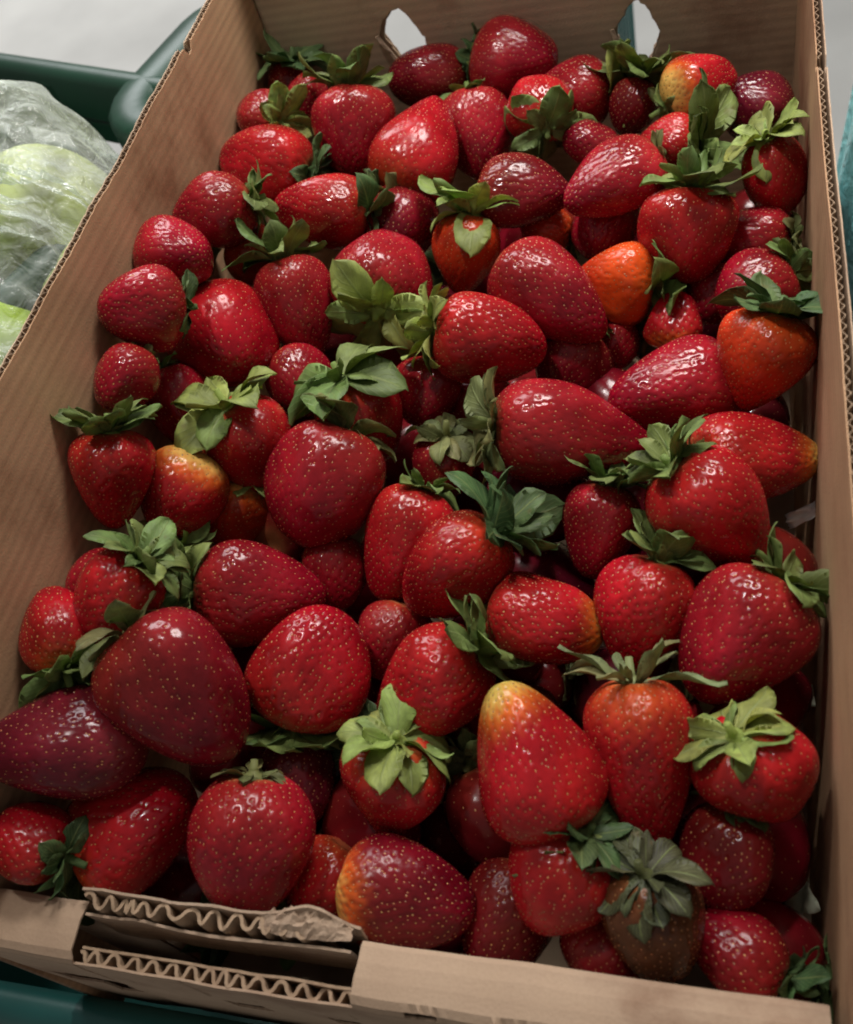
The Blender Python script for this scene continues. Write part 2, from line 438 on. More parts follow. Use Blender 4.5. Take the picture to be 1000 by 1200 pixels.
t.sheet([[P(0.0512 + 0.0012 * k + 0.0004 * nz(k, 3), YB - 0.0012 - 0.0008 * math.sin(k), 0.637 - 0.0042 * k), P(0.0535 + 0.0012 * k + 0.0006 * nz(k, 5), YB - 0.0002, 0.6365 - 0.0040 * k)] for k in range(7)], (0, 0.0005, 0))
t.build('torn_lip', M_TORN, back)
t = MB()
t.sheet([[P(-0.0768 + 0.0017 * k, YB - 0.001 - 0.0006 * math.sin(k * 1.4), 0.651 - 0.0036 * k), P(-0.0750 + 0.0017 * k + 0.0004 * nz(k, 9), YB - 0.0002, 0.6505 - 0.0034 * k)] for k in range(6)], (0, 0.0005, 0))
t.build('torn_lip', M_TORN, back)

# front panel: a rolled end wall with a torn hand slot in its folded top
ZT = 0.600
S0, S1 = -0.1005, 0.0012          # the slot
PROF = [(-0.2268, 0.488), (-0.2268, 0.57), (-0.2269, 0.596), (-0.2276, 0.5992), (-0.2292, ZT + 0.0002), (-0.234, ZT + 0.0008), (-0.239, ZT + 0.0006), (-0.2438, ZT), (-0.2462, 0.5985), (-0.2472, 0.5955), (-0.2474, 0.590), (-0.2470, 0.575), (-0.2466, 0.560), (-0.2460, 0.545), (-0.2455, 0.53), (-0.245, 0.51), (-0.244, 0.49)]
def front_sheet(x0, x1, prof, holes, seed):
    n = max(2, int((x1 - x0) / 0.0013)); m = len(prof)
    pts = [[P(x0 + (x1 - x0) * i / n + (0.0009 * nz(j * 0.7, seed, 4) if i in (0, n) else 0), y + 0.0007 * nz(x0 + i * 0.06, j * 0.2, seed), z + 0.0011 * nz(i * 0.025, j * 0.15, seed + 2) * (1 if j > 1 else 0) + (0.0016 * nz(i * 0.9, j * 1.7, seed + 5) if any(a - 0.003 < x0 + (x1 - x0) * i / n < b2 + 0.003 and (j in js or j - 1 in js) for a, b2, js in holes) else 0)) for j, (y, z) in enumerate(prof)] for i in range(n + 1)]
    out = MB()
    vs = [p for r in pts for p in r]
    # thickness inwards
    inn = []
    for i in range(n + 1):
        for j in range(m):
            a = pts[i][max(0, j - 1)]; c = pts[i][min(m - 1, j + 1)]
            d = (c - a); nn = Vector((0, -d.z, d.y)).normalized()
            inn.append(pts[i][j] + nn * 0.0008)
    N = len(vs); fs = []; used = set()
    for i in range(n):
        xc = x0 + (x1 - x0) * (i + 0.5) / n
        for j in range(m - 1):
            if any(a < xc + 0.0012 * nz(j * 3.1, xc * 300) < b_ and j in js for a, b_, js in holes): continue
            used.add((i, j))
    for (i, j) in used:
        q = (i*m+j, i*m+j+1, (i+1)*m+j+1, (i+1)*m+j)
        fs.append(q); fs.append(tuple(N + k for k in reversed(q)))
        for (di, dj, e) in ((-1, 0, (0, 1)), (1, 0, (2, 3)), (0, -1, (3, 0)), (0, 1, (1, 2))):
            if (i + di, j + dj) not in used:
                p, r = q[e[0]], q[e[1]]; fs.append((r, p, N + p, N + r))
    out.add(vs + inn, fs)
    return out
hl = [(-0.140, -0.1325, (7,)), (-0.132, -0.101, (12,)), (-0.118, -0.108, (13,))]
hr = [(0.019, 0.0285, (8,)), (0.050, 0.0555, (8, 9)), (0.092, 0.104, (9,))]
front = front_sheet(-0.1392, S0, PROF, hl, 3.0).build('end_panel', M_FRONT, box)
tag(front, 'rolled front panel with torn hand slot')
front_sheet(S1, 0.1400, PROF, hr, 8.0).build('fold_sheet', M_FRONT, front)
front_sheet(S0 - 0.0002, S1 + 0.0002, PROF[9:], [(-0.06, -0.045, (3,)), (-0.02, -0.008, (3,))], 5.0).build('outer_liner', M_FRONT, front)

def ribbon(x0, x1, yc, A, per, z0, ztop, seed, jit=0.0, lean=0.0):
    n = int((x1 - x0) / per * 14); pts = []; ph = 0.0
    for i in range(n + 1):
        x = x0 + (x1 - x0) * i / n
        ph += 2 * PI * (x1 - x0) / n / (per * (1 + 0.85 * nz(x * 55, seed)))
        a = A * (1 + 0.75 * nz(x * 75, seed + 2))
        sn = math.sin(ph); y = yc + a * math.copysign(abs(sn) ** 0.65, sn)
        zt = ztop(x) + jit * nz(x * 220, seed + 4)
        pts.append([P(x, y, z0), P(x, y, (z0 + zt) / 2), P(x + 0.0006 * nz(x * 90, seed), y + lean, zt)])
    T = 0.0006; a2 = []; b2 = []
    for i in range(n + 1):
        d = pts[min(n, i + 1)][2] - pts[max(0, i - 1)][2]; nn = Vector((-d.y, d.x, 0)).normalized() * T
        a2.append([p + nn for p in pts[i]]); b2.append([p - nn for p in pts[i]])
    m = MB(); k = 3; N = (n + 1) * k
    F = []
    for i in range(n):
        for j in range(k - 1):
            q = (i*k+j, i*k+j+1, (i+1)*k+j+1, (i+1)*k+j); F.append(q); F.append(tuple(N + w for w in reversed(q)))
        F.append((i*k+k-1, N+i*k+k-1, N+(i+1)*k+k-1, (i+1)*k+k-1))
    m.add([p for r in a2 for p in r] + [p for r in b2 for p in r], F); return m
def liner(x0, x1, y, z0, ztop, seed, lean=None, rag=0.0006):
    n = int((x1 - x0) / 0.0012); pts = []
    for i in range(n + 1):
        x = x0 + (x1 - x0) * i / n
        zt = ztop(x) + rag * nz(x * 320, seed)
        ln = lean(x) if lean else 0.0
        yy = y + 0.0006 * nz(x * 70, seed + 1)
        pts.append([P(x, yy, z0), P(x, yy, z0 + (zt - z0) * 0.7), P(x, yy + ln * 0.3, z0 + (zt - z0) * 0.9), P(x, yy + ln, zt)])
    m = MB(); m.sheet(pts, (0, 0.0009, 0)); return m
a, b_ = S0 + 0.0008, S1 - 0.0008
ribbon(a, b_, -0.2443, 0.0019, 0.0070, 0.57, lambda x: 0.5950 + 0.0012 * nz(x * 55, 12), 2.0, 0.0011).build('flutes', M_FLUTE, front)
liner(a, b_, -0.2420, 0.53, lambda x: 0.5952 + 0.0006 * nz(x * 40, 8), 4.0).build('inner_liner', M_FLUTE, front)
def bump(x, c, w): return math.exp(-((x - c) / w) ** 2)
tin = lambda x: 0.6040 + 0.0016 * bump(x, -0.098, 0.02) + 0.0008 * nz(x * 60, 3) + 0.0034 * bump(x, -0.016, 0.010) - 0.0035 * bump(x, 0.0, 0.005)
tor = liner(a - 0.001, b_, -0.2264, 0.54, tin, 6.0, lambda x: 0.0012 + 0.0035 * bump(x, -0.016, 0.010), 0.0008)
torn = tor.build('torn_strip', M_TORN, front)
ribbon(a, b_ - 0.012, -0.2291, 0.0021, 0.0080, 0.57, lambda x: 0.6030 + 0.0014 * bump(x, -0.098, 0.02) + 0.0012 * nz(x * 70, 21), 7.0, 0.0018, 0.0010).build('flutes', M_FLUTE, torn)
liner(a, b_ - 0.002, -0.2322, 0.572, lambda x: 0.6002 + 0.0010 * nz(x * 50, 4) - 0.0022 * bump(x, -0.06, 0.012), 9.0, lambda x: -0.0012 * bump(x, -0.045, 0.02), 0.0007).build('torn_paper', M_TORN, torn)
fl = MB()    # curled scrap at the right end of the tear
rows = []
for i in range(27):
    u = i / 26; x = -0.034 + 0.0325 * u
    h = min(1.0, 5 * u, 3.2 * (1 - u)) * (0.8 + 0.35 * nz(i * 0.5, 2.2))
    rg = 0.0020 * nz(i * 0.75, 5.5) + 0.0010 * nz(i * 2.3, 1.5)
    yb = -0.2290 - 0.0016 * h; yt = -0.2255 + 0.0034 * h + rg * h
    rows.append([P(x + 0.0012 * nz(i * 0.5, w * 2, 4), yb + (yt - yb) * w, 0.6026 + 0.0036 * math.sin(1.7 * w) * h + 0.0016 * nz(i * 0.55, w * 4, 8) * h + (0.8 * rg if w == 1 else 0)) for w in (0, 0.2, 0.4, 0.6, 0.8, 1.0)])
fl.sheet(rows, (0, 0.0003, -0.0006)); fl.build('curled_scrap', M_TORN, torn)

# ------------------------------------------------------------------ bag of vegetables and teal sack
def vegetable(loc, r, stretch, rz, mat, label, seed):
    n, m = 36, 22; vs = []
    for j in range(m + 1):
        v = PI * j / m
        for i in range(n):
            a = 2 * PI * i / n
            rr = r * (1 + 0.06 * math.sin(5 * a + seed) * math.sin(v) + 0.10 * nz(math.cos(a) * 1.5, math.sin(a) * 1.5, v * 1.2 + seed) - 0.10 * math.cos(v))
            vs.append((rr * math.sin(v) * math.cos(a), rr * math.sin(v) * math.sin(a), -r * stretch * math.cos(v)))
    fs = [(j*n+i, j*n+(i+1) % n, (j+1)*n+(i+1) % n, (j+1)*n+i) for j in range(m) for i in range(n)]
    o = mesh_obj('green_vegetable', vs, fs, mat, None, True)
    o.location = loc; o.rotation_euler = (math.radians(80), 0.2 * seed, rz)
    return tag(o, label, 'vegetable', 'vegetables inside the clear bag')
vegetable((-0.240, 0.000, 0.628), 0.040, 1.4, 1.0, M_VEG, 'bright lime green vegetable in the bag, nearest the left panel', 1)
vegetable((-0.210, -0.080, 0.622), 0.036, 1.4, 0.4, M_VEG, 'lime green vegetable at the bottom left edge of the picture', 2)
vegetable((-0.315, 0.020, 0.628), 0.046, 1.3, 2.0, M_VEG, 'dull green vegetable under the shiny seams of the bag', 3)
vegetable((-0.252, 0.112, 0.634), 0.038, 1.15, 1.8, M_VEGP, 'pale whitish green vegetable under the peak of the bag', 4)
vegetable((-0.335, 0.112, 0.630), 0.048, 1.2, 0.5, M_VEGP, 'yellowish pale vegetable at the far left in the bag', 5)
vegetable((-0.200, 0.060, 0.622), 0.030, 1.2, 0.2, M_VEGP, 'small pale vegetable in the bag next to the left panel', 6)

def film_bag(name, cx, cy, rx, ry, zb, zt, peak, seed, mat, crump, nx=110, ny=110):
    rows = []
    for i in range(nx + 1):
        row = []
        for j in range(ny + 1):
            u, v = -1 + 2 * i / nx, -1 + 2 * j / ny
            # square to disc
            du, dv = u * math.sqrt(1 - v * v / 2), v * math.sqrt(1 - u * u / 2)
            rad = min(1.0, math.hypot(du, dv))
            x, y = cx + rx * du, cy + ry * dv
            h = (1 - rad ** 8)
            z = zb + (zt - zb) * h
            q = noise.noise(Vector((x * 22, y * 22, seed))) ; q2 = abs(noise.noise(Vector((x * 48 + 1.5 * q, y * 48, seed + 3)))); q3 = abs(noise.noise(Vector((x * 120 + 2 * q, y * 105, seed + 5))))
            z += crump * (0.9 * q + 0.75 * (0.4 - q2) + 0.40 * (0.4 - q3)) * (0.35 + 0.65 * h)
            for (px, py, pw, ph) in peak:
                z += ph * math.exp(-(((x - px) ** 2 + (y - py) ** 2) / pw ** 2))
            for (sx, sy, ang, sw, sh) in (SEAMS if name == 'plastic_bag' else ()):
                d = (x - sx) * math.sin(ang) - (y - sy) * math.cos(ang) + 0.004 * nz(x * 30, y * 30, 3)
                z += sh * math.exp(-(d / sw) ** 2)
            row.append((x + crump * 0.5 * nz(x * 60, y * 60, seed + 8), y + crump * 0.5 * nz(x * 60, y * 60, seed + 9), z))
        rows.append(row)
    m = MB(); m.grid(rows)
    return m.build(name, mat, None, smooth=True)
SEAMS = [(-0.23, 0.062, 0.20, 0.0022, 0.009), (-0.23, 0.052, 0.20, 0.0018, 0.006), (-0.22, 0.025, 0.24, 0.0020, 0.008), (-0.22, 0.014, 0.24, 0.0016, 0.006)]
bag = film_bag('plastic_bag', -0.300, 0.005, 0.156, 0.195, 0.56, 0.676, [(-0.228, 0.140, 0.040, 0.038), (-0.21, 0.06, 0.05, 0.014)], 2.0, M_FILM, 0.016, 150, 150)
tag(bag, 'crumpled clear plastic bag of green vegetables left of the box', 'bag')
sack = film_bag('plastic_sack', 0.304, 0.255, 0.150, 0.170, 0.0, 0.675, [(0.20, 0.18, 0.04, 0.01)], 7.0, M_FILM2, 0.012, 70, 70)
tag(sack, 'crumpled teal tinted plastic sack outside the right panel', 'sack')

# ------------------------------------------------------------------ strawberries
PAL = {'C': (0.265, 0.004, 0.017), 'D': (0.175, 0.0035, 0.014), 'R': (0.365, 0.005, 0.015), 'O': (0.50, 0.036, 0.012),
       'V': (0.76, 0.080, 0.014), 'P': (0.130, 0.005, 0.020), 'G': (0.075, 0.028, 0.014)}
HUE = {'g': (0.185, 0.275, 0.075), 'l': (0.310, 0.400, 0.100), 'd': (0.090, 0.170, 0.058), 'o': (0.230, 0.245, 0.090), 's': (0.26, 0.30, 0.13), 'x': (0.075, 0.085, 0.038)}

def sepal_mesh(name, ratio, bend, curl, wave, seed):
    nu, nv = 9, 4; V = []; UV = []
    for side in (0, 1):
        for i in range(nu + 1):
            s = i / nu
            hw = 0.5 * ratio * (math.sin(PI * min(1, 0.12 + 0.88 * s) ** 1.22)) ** 0.62
            if i == nu: hw = 0.006
            th = bend * s + curl * max(0, s - 0.6) ** 2 * 3
            # centre line by integrating the bend
            k = 12; cx = cz = 0.0
            for q in range(k):
                ss = s * (q + 0.5) / k; tt = bend * ss + curl * max(0, ss - 0.6) ** 2 * 3
                cx += math.cos(tt) * s / k; cz += math.sin(tt) * s / k
            for j in range(nv + 1):
                w = -1 + 2 * j / nv
                y = w * hw * (1 + 0.22 * nz(s * 7, w * 2, seed)) + 0.05 * math.sin(3 * s + seed) * s
                z = cz + (0.10 + 0.12 * math.sin(seed * 2.3)) * ratio * abs(w) ** 1.4 * math.sin(PI * s) + wave * math.sin(7 * s + seed + 2.5 * w) * abs(w) * 0.5
                t = -0.0035 if side else 0.0
                V.append((cx - math.sin(th) * t, y, z + math.cos(th) * t)); UV.append((s, w))
    m = nv + 1; N = (nu + 1) * m; F = []
    for i in range(nu):
        for j in range(nv):
            q = (i*m+j, (i+1)*m+j, (i+1)*m+j+1, i*m+j+1)
            F.append(q); F.append(tuple(N + k for k in reversed(q)))
    for i in range(nu):
        F.append((i*m, N+i*m, N+(i+1)*m, (i+1)*m)); F.append(((i+1)*m+nv, N+(i+1)*m+nv, N+i*m+nv, i*m+nv))
    me = bpy.data.meshes.new(name); me.from_pydata(V, [], F)
    me.polygons.foreach_set('use_smooth', [True] * len(me.polygons))
    ul = me.uv_layers.new(name='UVMap')
    for l in me.loops: ul.data[l.index].uv = UV[l.vertex_index]
    me.materials.append(M_LEAF)
    return me
SEPALS = {}
for ri, ratio in enumerate((0.20, 0.36, 0.50, 0.62)):
    for bi, (bend, curl, wave) in enumerate(((-0.8, -0.4, 0.10), (-0.5, 1.4, 0.12), (-0.1, -1.2, 0.10), (0.3, 1.6, 0.09), (-0.6, -1.8, 0.13))):
        SEPALS[ri, bi] = sepal_mesh('sepal', ratio, bend, curl, wave, ri * 5 + bi)

def fruit_surface(L, W, taper, seed, rs):
    """returns function (s-angle u in 0..1, azimuth a) arrays -> xyz; calyx end at -L/2, tip at +L/2"""
    ph = rs.uniform(0, 6.28, 8); am = rs.uniform(0.3, 1.0, 8)
    flat = rs.uniform(0.0, 0.09)
    bend = rs.uniform(-0.05, 0.05) * L
    dent = [(rs.uniform(0.15, 0.85), rs.uniform(0, 6.28), rs.uniform(0.02, 0.075), rs.uniform(0.45, 0.9)) for _ in range(4)]
    lump = 0.050
    us = np.linspace(0.0, 1.0, 101)
    s_ = (1 - np.cos(PI * us)) / 2
    pr = np.sin(PI * us) ** 0.88 * (1 + taper * (0.42 - s_))
    mx = pr.max()
    def f(u, a):
        s = (1 - np.cos(PI * u)) / 2
        r = np.sin(PI * u) ** 0.88 * (1 + taper * (0.42 - s)) / mx
        r = r * (1 + lump * (am[0] * np.cos(2 * a + ph[0] + 2 * s) + am[1] * np.cos(3 * a + ph[1] - 3 * s) + 0.7 * am[2] * np.cos(5 * a + ph[2]) * s
                             + am[3] * np.sin(6 * s + ph[3]) + 0.6 * am[4] * np.cos(4 * a + 5 * s + ph[4])))
        for (ds_, da_, dd_, dw_) in dent:
            r = r * (1 - dd_ * np.exp(-(((s - ds_) / (0.45 * dw_)) ** 2 + (2 * np.sin((a - da_) / 2) / dw_) ** 2)))
        x = 0.5 * W * r * np.cos(a) * (1 + flat) + bend * (s - 0.5) ** 2
        y = 0.5 * W * r * np.sin(a) * (1 - flat)
        z = L * (s - 0.5) + 0.05 * L * np.exp(-(r / 0.28) ** 2) * (s < 0.5) + 0.012 * L * np.cos(3 * a + ph[5]) * np.exp(-((s - 0.03) / 0.06) ** 2) * r
        return np.stack([x, y, z], -1), s
    return f

def strawberry(loc, axis, L, W, taper, colk, pale, tipp, calyx, seed, label, group, big):
    rs = np.random.RandomState(seed * 7 + 11)
    root = empty('strawberry', loc)
    q = Vector((0, 0, 1)).rotation_difference(Vector(axis)) @ Quaternion((0, 0, 1), rs.uniform(0, 6.28))
    root.rotation_mode = 'QUATERNION'; root.rotation_quaternion = q
    tag(root, label, 'strawberry', group)
    f = fruit_surface(L, W, taper, seed, rs)
    # seeds: golden-angle spiral, spacing about 3.6 mm
    sp = 0.0027 * rs.uniform(0.9, 1.12)
    nseed = int(np.clip(2.5 * L * W / (0.87 * sp * sp), 80, 700)) if big else int(np.clip(2.5 * L * W / (0.87 * sp * sp), 40, 220))
    # area-uniform along the profile
    uu = np.linspace(0.0, 1.0, 400); pz, ss = f(uu, np.zeros(400)); rad = np.hypot(pz[:, 0], pz[:, 1])
    ds = np.sqrt(np.diff(rad) ** 2 + np.diff(pz[:, 2]) ** 2); ar = np.concatenate([[0], np.cumsum(ds * (rad[1:] + rad[:-1]))]); ar /= ar[-1]
    k = (np.arange(nseed) + 0.5) / nseed
    su = np.interp(k, ar, uu); sa = np.arange(nseed) * 2.399963 + rs.normal(0, 0.06, nseed)
    su = np.clip(su + rs.normal(0, 0.006, nseed), 0.02, 0.995)
    keep = su > 0.075; su = su[keep]; sa = sa[keep]; nseed = len(su)
    sc, sS = f(su, sa)
    e = 1e-3
    du = f(np.clip(su + e, 0, 1), sa)[0] - f(su - e, sa)[0]; da = f(su, sa + e)[0] - f(su, sa - e)[0]
    nrm = np.cross(da, du); nrm /= np.linalg.norm(nrm, axis=1)[:, None] + 1e-12
    flip = (np.einsum('ij,ij->i', nrm, sc) < 0); nrm[flip] *= -1
    tdir = du / (np.linalg.norm(du, axis=1)[:, None] + 1e-12)
    # body grid
    res = 0.00056 * max(1.0, (Vector(loc) - cam.location).length / 0.37)
    na = int(np.clip(0.62 * PI * W / res, 90, 150)) if big else 56
    nu_ = int(np.clip(1.22 * L / res, 60, 112)) if big else 36
    # finer mesh on the upper side that lies open in the pile
    vl = q.inverted() @ Vector((0.1, -0.45, 0.9)); a0 = math.atan2(vl.y, vl.x)
    tt = np.arange(na) * 2 * PI / na - PI
    az = a0 + tt - (0.55 if big else 0.0) * np.sin(tt)
    U, A = np.meshgrid(np.linspace(0, 1, nu_ + 1)[1:-1], az, indexing='ij')
    co, S = f(U.ravel(), A.ravel())
    c0, _ = f(np.array([0.0, 1.0]), np.array([0.0, 0.0]))
    co = np.vstack([co, c0]); S = np.concatenate([S, [0, 1]]); AA = np.concatenate([A.ravel(), [0, 0]])
    # dimple round each seed
    dim = np.zeros(len(co))
    for i0 in range(0, len(co), 4000):
        d2 = ((co[i0:i0 + 4000, None, :] - sc[None]) ** 2).sum(-1)
        md = np.sqrt(d2.min(1)) / sp
        dim[i0:i0 + 4000] = np.exp(-(md / 0.27) ** 2) - 0.05 * np.exp(-((md - 0.52) / 0.14) ** 2)
    bn = np.zeros_like(co)
    e2 = 2e-3
    ub = np.clip(np.concatenate([U.ravel(), [0.01, 0.99]]), 0.01, 0.99)
    d_u = f(ub + e2, AA)[0] - f(ub - e2, AA)[0]; d_a = f(ub, AA + e2)[0] - f(ub, AA - e2)[0]
    bn = np.cross(d_a, d_u); bn /= np.linalg.norm(bn, axis=1)[:, None] + 1e-12
    fl_ = np.einsum('ij,ij->i', bn, co) < 0; bn[fl_] *= -1
    depth = 0.155 * sp
    co2 = co - bn * (dim * depth)[:, None]
    # colours of the skin itself
    base = np.array(PAL[colk]); base = base * rs.uniform(0.86, 1.14)
    phs = rs.uniform(0, 6.28, 4)
    up_l = q.inverted() @ Vector((0.15, -0.6, 0.8))          # the pale side lies uppermost, toward the camera
    phs[0] = -math.atan2(up_l.y, up_l.x) + rs.uniform(-0.7, 0.7)
    def colour(S, AA):
        w1 = 0.5 + 0.5 * np.cos(AA + phs[0]); w2 = 0.5 + 0.5 * np.cos(2 * AA + 4 * S + phs[1])
        c = base[None] * (0.80 + 0.35 * w2)[:, None]
        if colk in 'VO':
            tr_ = np.clip((S - 0.30 - 0.25 * w1) / 0.5, 0, 1)[:, None]; c = c * (1 - tr_) + np.array([0.44, 0.012, 0.012]) * tr_
        c = c * (1 - 0.12 * w1)[:, None] + np.array([0.05, 0.012, 0.0])[None] * (w1 * (1 - S))[:, None]
        mot = 0.05 * np.sin(9 * AA + 23 * S + phs[2]) * np.sin(31 * S + 3 * AA + phs[3]) + 0.04 * np.sin(17 * AA - 40 * S + phs[1]) + 0.035 * np.sin(29 * AA + 61 * S)
        edge = 0.04 + 0.46 * min(pale, 1.0) * (0.35 + 0.9 * w1)
        m = np.clip((edge - S) / 0.42 + 0.14 * (w1 if pale > 0 else 0) + mot, 0, 1) if pale > 0 else np.zeros_like(S)
        m = m * np.clip((edge + 0.22 - S) / 0.2, 0, 1)
        m = m * m * (3 - 2 * m) * (0.42 * min(1.0, pale * 2.2) if pale < 0.45 else 1.0)
        mid = np.array([0.58, 0.10, 0.016]); pl = np.array([0.66, 0.40, 0.10]) if pale < 0.95 else np.array([0.74, 0.50, 0.20])
        mm = m[:, None]
        c = np.where(mm < 0.5, c * (1 - 2 * mm) + mid * (2 * mm), mid * (2 - 2 * mm) + pl * (2 * mm - 1))
        if tipp > 0:
            t = np.clip((S - (1 - 0.42 * tipp - 0.07 * w2)) / 0.36 + 0.8 * mot, 0, 1); t = (t * t * (3 - 2 * t))[:, None]
            md = np.array([0.56, 0.11, 0.016]); tp = np.array([0.54, 0.40, 0.09])
            c = np.where(t < 0.5, c * (1 - 2 * t) + md * (2 * t), md * (2 - 2 * t) + tp * (2 * t - 1))
        # narrow lighter collar below the leaves
        col = np.exp(-(S / 0.025) ** 2)[:, None] * 0.5
        c = c * (1 - col) + np.array([0.55, 0.22, 0.08]) * col
        return np.clip(c, 0, 1)
    cv = colour(S, AA)
    n = len(co); ni = nu_ - 1
    ii, jj = np.meshgrid(np.arange(ni - 1), np.arange(na), indexing='ij')
    quads = np.stack([ii * na + jj, ii * na + (jj + 1) % na, (ii + 1) * na + (jj + 1) % na, (ii + 1) * na + jj], -1).reshape(-1, 4)
    j = np.arange(na)
    t0 = np.stack([np.full(na, n - 2), (j + 1) % na, j], -1)
    t1 = np.stack([np.full(na, n - 1), (ni - 1) * na + j, (ni - 1) * na + (j + 1) % na], -1)
    me = bpy.data.meshes.new('fruit')
    me.from_pydata(co2.tolist(), [], quads.tolist() + t0.tolist() + t1.tolist())
    me.polygons.foreach_set('use_smooth', np.ones(len(me.polygons), bool))
    at = me.color_attributes.new('skin', 'FLOAT_COLOR', 'POINT')
    at.data.foreach_set('color', np.hstack([cv, np.ones((n, 1))]).astype('f').ravel())
    me.materials.append(M_FRUIT)
    fruit = link(bpy.data.objects.new('fruit', me), root)
    # seeds as small flattened drops
    bt = np.cross(nrm, tdir)
    tmpl = np.array([[1, 0, 0], [0.1, 0.62, 0], [-0.8, 0.36, 0], [-0.8, -0.36, 0], [0.1, -0.62, 0], [-0.1, 0, 0.75]])
    tf = np.array([[0, 1, 5], [1, 2, 5], [2, 3, 5], [3, 4, 5], [4, 0, 5]])
    sz = 0.00053 * rs.uniform(0.85, 1.2, nseed) * (1.0 if big else 1.1)
    pos = sc - nrm * (depth * 0.92)
    vs = pos[:, None, :] + sz[:, None, None] * (tmpl[None, :, 0:1] * tdir[:, None, :] + tmpl[None, :, 1:2] * bt[:, None, :] + tmpl[None, :, 2:3] * nrm[:, None, :])
    fs = (tf[None] + 6 * np.arange(nseed)[:, None, None]).reshape(-1, 3)
    me = bpy.data.meshes.new('seeds'); me.from_pydata(vs.reshape(-1, 3).tolist(), [], fs.tolist())
    me.polygons.foreach_set('use_smooth', np.ones(len(me.polygons), bool))
    sk = colour(sS, sa)
    yellow = np.clip((sk[:, 1] - 0.10) / 0.25, 0, 1)[:, None]
    rnd = rs.uniform(0.5, 1.1, (nseed, 1))
    scol = (np.array([0.42, 0.135, 0.060])[None] + rs.uniform(0, 1, (nseed, 1)) * np.array([0.08, 0.12, 0.02])[None]) * rnd * (1 - yellow) + np.array([0.16, 0.07, 0.015])[None] * yellow
    scol = np.repeat(np.clip(scol, 0, 1), 6, axis=0)
    at = me.color_attributes.new('skin', 'FLOAT_COLOR', 'POINT')
    at.data.foreach_set('color', np.hstack([scol, np.ones((len(scol), 1))]).astype('f').ravel())
    me.materials.append(M_SEED)
    sd = link(bpy.data.objects.new('seeds', me), fruit); sd['kind'] = 'stuff'
    if calyx:
        nsep, slen, elev, hue = calyx
        hc = np.array(HUE[hue])
        zc = -0.5 * L + 0.05 * L * 0.9
        # crown disc with a short stem stub
        rd = 0.085 * W; pr = [(0.0, -0.0008), (rd * 1.5, 0.0012), (rd * 1.3, -0.0006), (rd * 0.6, -0.0022), (0.0016, -0.0032), (0.0013, -0.0075 * rs.uniform(0.5, 1.3)), (0.0, -0.0078)]
        pr[-1] = (0.0, pr[-2][1] - 0.0002)
        ng = 12; bx_, by_ = rs.uniform(-0.0012, 0.0012, 2)
        g = [[(r_ * math.cos(2 * PI * t_ / ng) + bx_ * (i_ > 3), r_ * math.sin(2 * PI * t_ / ng) + by_ * (i_ > 3), z_) for t_ in range(ng + 1)] for i_, (r_, z_) in enumerate(pr)]
        mbc = MB(); mbc.grid(g)
        me = bpy.data.meshes.new('calyx'); me.from_pydata(mbc.v, [], mbc.f)
        me.polygons.foreach_set('use_smooth', np.ones(len(me.polygons), bool)); me.uv_layers.new(name='UVMap'); me.materials.append(M_LEAF)
        cal = link(bpy.data.objects.new('calyx', me), root)
        cal.location = (0, 0, zc); cal.color = (*(hc * 1.15 + np.array([0.03, 0.03, 0.0])), 1)
        specs = []
        off = rs.uniform(0, 6.28)
        for i in range(nsep):
            specs.append((off + 2 * PI * i / nsep + rs.normal(0, 0.13), slen * rs.uniform(0.78, 1.12), 0))
        for i in range(nsep // 2 + 2):
            specs.append((off + 2 * PI * (i + 0.5 * rs.rand()) / (nsep // 2 + 2), slen * rs.uniform(0.62, 0.92), 1))
        for (a, ln, small) in specs:
            wr = 4.8 / nsep * (0.75 if small else 1.0)
            ri = 0 if (wr < 0.28 or hue == 's') else 1 if wr < 0.42 else 2 if wr < 0.53 else 3
            o = bpy.data.objects.new('sepal', SEPALS[ri, int(rs.choice(5, p=[0.34, 0.22, 0.14, 0.12, 0.18]))])
            el = math.radians(elev + rs.normal(0, 15) + (14 if small else 0))
            rdir = Vector((math.cos(a), math.sin(a), 0)); up = Vector((0, 0, -1))
            xd = (rdir * math.cos(el) + up * math.sin(el)).normalized()
            zd = (up * math.cos(el) - rdir * math.sin(el)).normalized()
            tw = Quaternion(xd, rs.normal(0, 0.38)); zd.rotate(tw)
            yd = zd.cross(xd)
            M = Matrix((xd, yd, zd)).transposed().to_4x4() @ Matrix.Diagonal((ln, ln, ln, 1.0))
            M.translation = rdir * rd * 0.9 + up * (0.0010 + 0.0007 * rs.rand())
            link(o, cal); o.matrix_local = M
            v = rs.uniform(0.75, 1.25); yb = rs.uniform(-0.1, 0.25)
            o.color = (min(1, hc[0] * v * (1 + yb)), min(1, hc[1] * v), min(1, hc[2] * v), 1)
    return root

